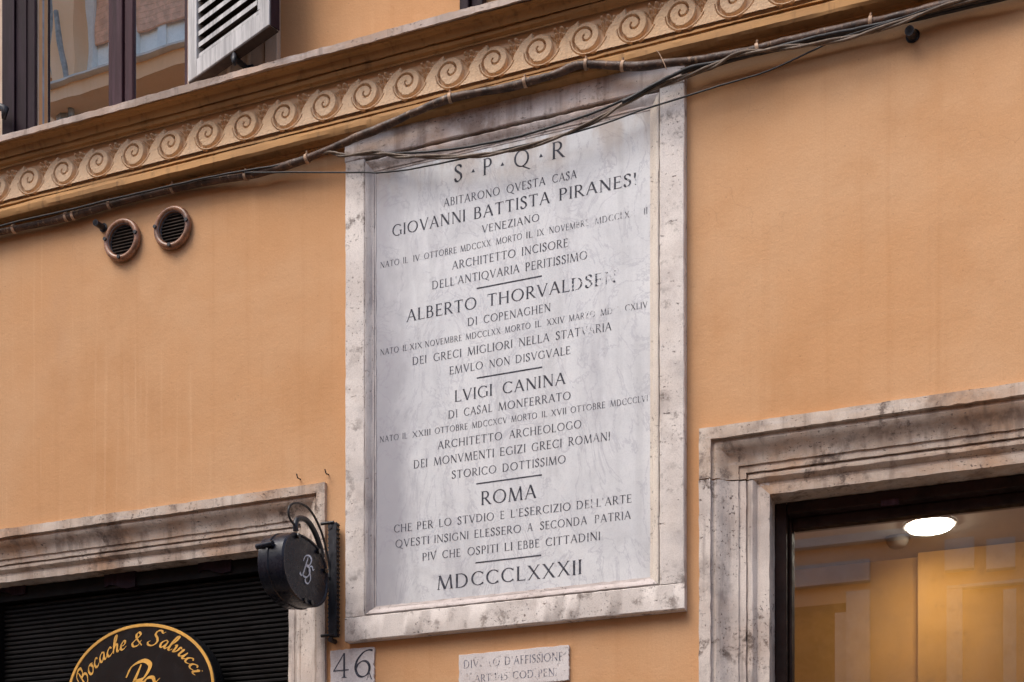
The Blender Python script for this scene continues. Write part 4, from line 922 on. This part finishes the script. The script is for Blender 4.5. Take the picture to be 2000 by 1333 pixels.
# ------------------------------------------------------------------ oval sign in the doorway
dO = -.030; yO = -dO
oc = W(276, 1346, dO); oL = W(133, 1333, dO)[0]; oR = W(418, 1333, dO)[0]; oT = W(285, 1219, dO)[2]
ax = (oR-oL)/2; cx_ = (oL+oR)/2; cz2 = W(276, 1352, dO)[2]; az = oT-cz2; print('OVAL', ax, az)
osn = thing('oval_sign', (cx_, yO, cz2-az), 'black oval sign with gold rim and gold script hanging before the roller shutter', 'sign')
def ell(s, y, n=72, ex=0): return [(cx_+(ax*s+ex)*math.cos(2*math.pi*k/n), y, cz2+(az*s+ex)*math.sin(2*math.pi*k/n)) for k in range(n)]
def ringmesh(rs_, name, mat, smooth=35):
    g = M(); n = 72; V = [p for r_ in rs_ for p in r_]; g.add(V, [(i*n+k, (i+1)*n+k, (i+1)*n+(k+1) % n, i*n+(k+1) % n) for i in range(len(rs_)-1) for k in range(n)]); return g.build(name, mat, osn, smooth=smooth)
ringmesh([ell(0, yO), ell(1, yO, ex=.003), ell(1, yO+.003, ex=.005), ell(1, yO+.050, ex=.005), ell(0, yO+.050)], 'board', BLK)
ringmesh([ell(1, yO-.0003, ex=.002), ell(1, yO-.0024, ex=.001), ell(1, yO-.0024, ex=-.007), ell(1, yO-.0003, ex=-.008)], 'gold_rim', GOLD)
mg = M(); txt = 'Bocache & Salvucci'; fs_ = .059; rr_ = -.064
# walk the inner ellipse from lower left over the top
def epos(th): return np.array((cx_+(ax+rr_)*math.cos(th), cz2+(az+rr_)*math.sin(th)))
ths = np.linspace(R(172), R(12), 900); pts_ = np.array([epos(t) for t in ths]); seg = np.r_[0, np.cumsum(np.hypot(*np.diff(pts_, axis=0).T))]
tot = sum(SG[c][0] for c in txt)*fs_; L_ = seg[-1]; kx = min(1.15, L_*.97/tot); s0 = (L_ - tot*kx)/2
for ch in txt:
    wch = SG[ch][0]*fs_*kx; sm = s0 + wch/2; i = int(np.searchsorted(seg, sm)); i = min(max(i, 1), 898); p_ = pts_[i]; tg = pts_[i+1]-pts_[i-1]; tg = tg/np.linalg.norm(tg); nm = np.array((-tg[1], tg[0])); s0 += wch
    if ch == ' ': continue
    def place(a, b, k, p_=p_, tg=tg, nm=nm, wc=SG[ch][0]):
        q = p_ + tg*(a-wc/2)*fs_*kx + nm*b*fs_*.80; return (q[0], yO-.0006-.00002*k, q[1])
    script(mg, ch, place, .05, .135, .22)
mg.build('gold_lettering', GOLD, osn)
mg = M(); c3 = W(268, 1345, dO)
hh = .125
mono(mg, lambda a, b, k: (c3[0]+(a-.42)*hh*1.15, yO-.0006-.00002*k, c3[2]+(b-.5)*hh), .035, .12); mg.build('monogram', GOLD, osn)

# ------------------------------------------------------------------ cables along the cornice
def path3(pts): return crom([W(px, py, d*.86) for px, py, d in pts], 10)
cond_pts = [(-160,492,.03),(0,454,.03),(130,424,.03),(270,386,.03),(400,357,.032),(500,342,.035),(600,308,.05),(700,268,.072),(800,226,.082),(880,193,.082),(960,178,.080),(1040,158,.078),(1100,140,.078),(1145,127,.078),(1250,130,.076),(1350,119,.07),(1450,103,.06),(1550,78,.05),(1700,44,.045),(1850,9,.04),(1990,-22,.04),(2150,-60,.04)]
def wobble(p3, a):
    n_ = len(p3); wx_ = wob(n_, 7)*a; wz_ = wob(n_, 7)*a; return [np.array((q[0]+0, q[1]+wx_[i]*.4, q[2]+wz_[i])) for i, q in enumerate(p3)]
ct = thing('conduit', W(300, 380, .03), 'thick brown old cable conduit strapped under the cornice across the whole wall', 'cable')
p3 = wobble(path3(cond_pts), .0012); g = M(); g.tube(p3, [.0102 + .0010*math.sin(i*.37) for i in range(len(p3))], 14); g.build('sheath', COND, ct, smooth=True)
ties = [(25,447,.03),(130,424,.03),(147,419,.03),(221,399,.03),(336,371,.031),(478,345,.034),(596,309,.05),(877,194,.082),(1027,161,.078),(1145,127,.078),(1213,129,.077),(1480,92,.057),(1705,43,.045)]
P3 = np.array(p3)
for px, py, d in ties:
    q = np.array(W(px, py, d*.86)); i = int(np.argmin(((P3-q)**2).sum(1))); i = min(max(i, 1), len(p3)-2); t = P3[i+1]-P3[i-1]; t /= np.linalg.norm(t)
    g = M(); g.tube([P3[i]-t*.0045, P3[i]-t*.004, P3[i]+t*.004, P3[i]+t*.0045], [.0105,.0130,.0130,.0105], 14)
    g.tube([P3[i]+np.array((0,-.004,.012)), P3[i]+np.array((.002,-.006,.018))], .003, 6); g.build('clip', TIE, ct, smooth=40)
def cable(pts, r, mat, name, label, twist=0, wb=.0006):
    p3 = wobble(path3(pts), wb); g = M()
    if not twist: g.tube(p3, r, 8)
    else:
        for ph in (0, math.pi):
            g.tube([q + np.array((0, -math.cos(i*.25+ph)*r*.9, math.sin(i*.25+ph)*r*.9)) for i, q in enumerate(p3)], r, 8)
    return tag(g.build(name, mat, None, smooth=True), label, 'cable', None)
cable([(0-140,478,.052),(0,442,.052),(120,414,.05),(200,395,.05),(330,364,.05),(450,339,.05),(560,320,.05),(640,300,.055)], .0030, CABK, 'cable', 'thin dark wire riding on top of the conduit left of the plaque')
cable([(478,338,.05),(560,337,.06),(700,338,.068),(760,336,.072),(830,325,.072),(1000,290,.075),(1150,251,.08),(1270,210,.08),(1400,170,.07),(1500,138,.065),(1570,108,.06),(1640,75,.058),(1740,43,.056),(1830,14,.056),(1990,-30,.05)], .0022, CABK, 'cable', 'thin black wire sagging over the top of the marble slab')
cable([(600,307,.05),(640,298,.06),(672,304,.068),(735,299,.072),(765,304,.074),(820,307,.076),(900,307,.078),(960,301,.08),(1050,281,.08),(1150,243,.08),(1215,205,.078),(1270,176,.075),(1330,153,.07),(1390,130,.075),(1440,107,.082),(1500,98,.082),(1570,90,.075),(1650,76,.07),(1740,50,.065),(1850,12,.06),(1990,-25,.05)], .0034, CAB, 'cable', 'pair of twisted pale brown wires swagged across the plaque top', 1)
cable([(735,298,.06),(800,299,.065),(850,296,.068),(920,286,.07),(1020,265,.07),(1140,228,.072),(1200,203,.075),(1255,181,.072),(1320,158,.066),(1390,133,.06),(1450,112,.055),(1560,86,.05),(1680,58,.05),(1800,28,.045),(1990,-20,.045)], .0032, CABK, 'cable', 'dark wire running just above the pale twisted pair')
cable([(1215,200,.085),(1270,170,.085),(1310,150,.084),(1350,132,.08),(1420,118,.07),(1500,98,.06),(1600,72,.055),(1700,52,.05),(1850,16,.05),(1990,-16,.05)], .0046, CABK, 'cable', 'thick black taped cable at the upper right corner of the plaque')
cable([(760,225,.060),(800,219,.062),(840,205,.07),(868,195,.078)], .0022, COND, 'wire_end', 'short stiff pale wire end poking out above the rising conduit')
cable([(1282,99,.09),(1288,106,.09),(1296,122,.092),(1302,136,.088)], .0011, TIE, 'tie_tail', 'long thin cable tie tail sticking up near the plaque corner', wb=.0)
cable([(1330,140,.04),(1400,124,.035),(1480,104,.035),(1600,80,.03),(1720,52,.03),(1850,22,.03),(2000,-14,.03)], .0066, CABK, 'cable', 'black tube added for the deep shadow behind the conduit at the upper right')  # added dark tube, stands in for the heavy shadow beneath the conduit
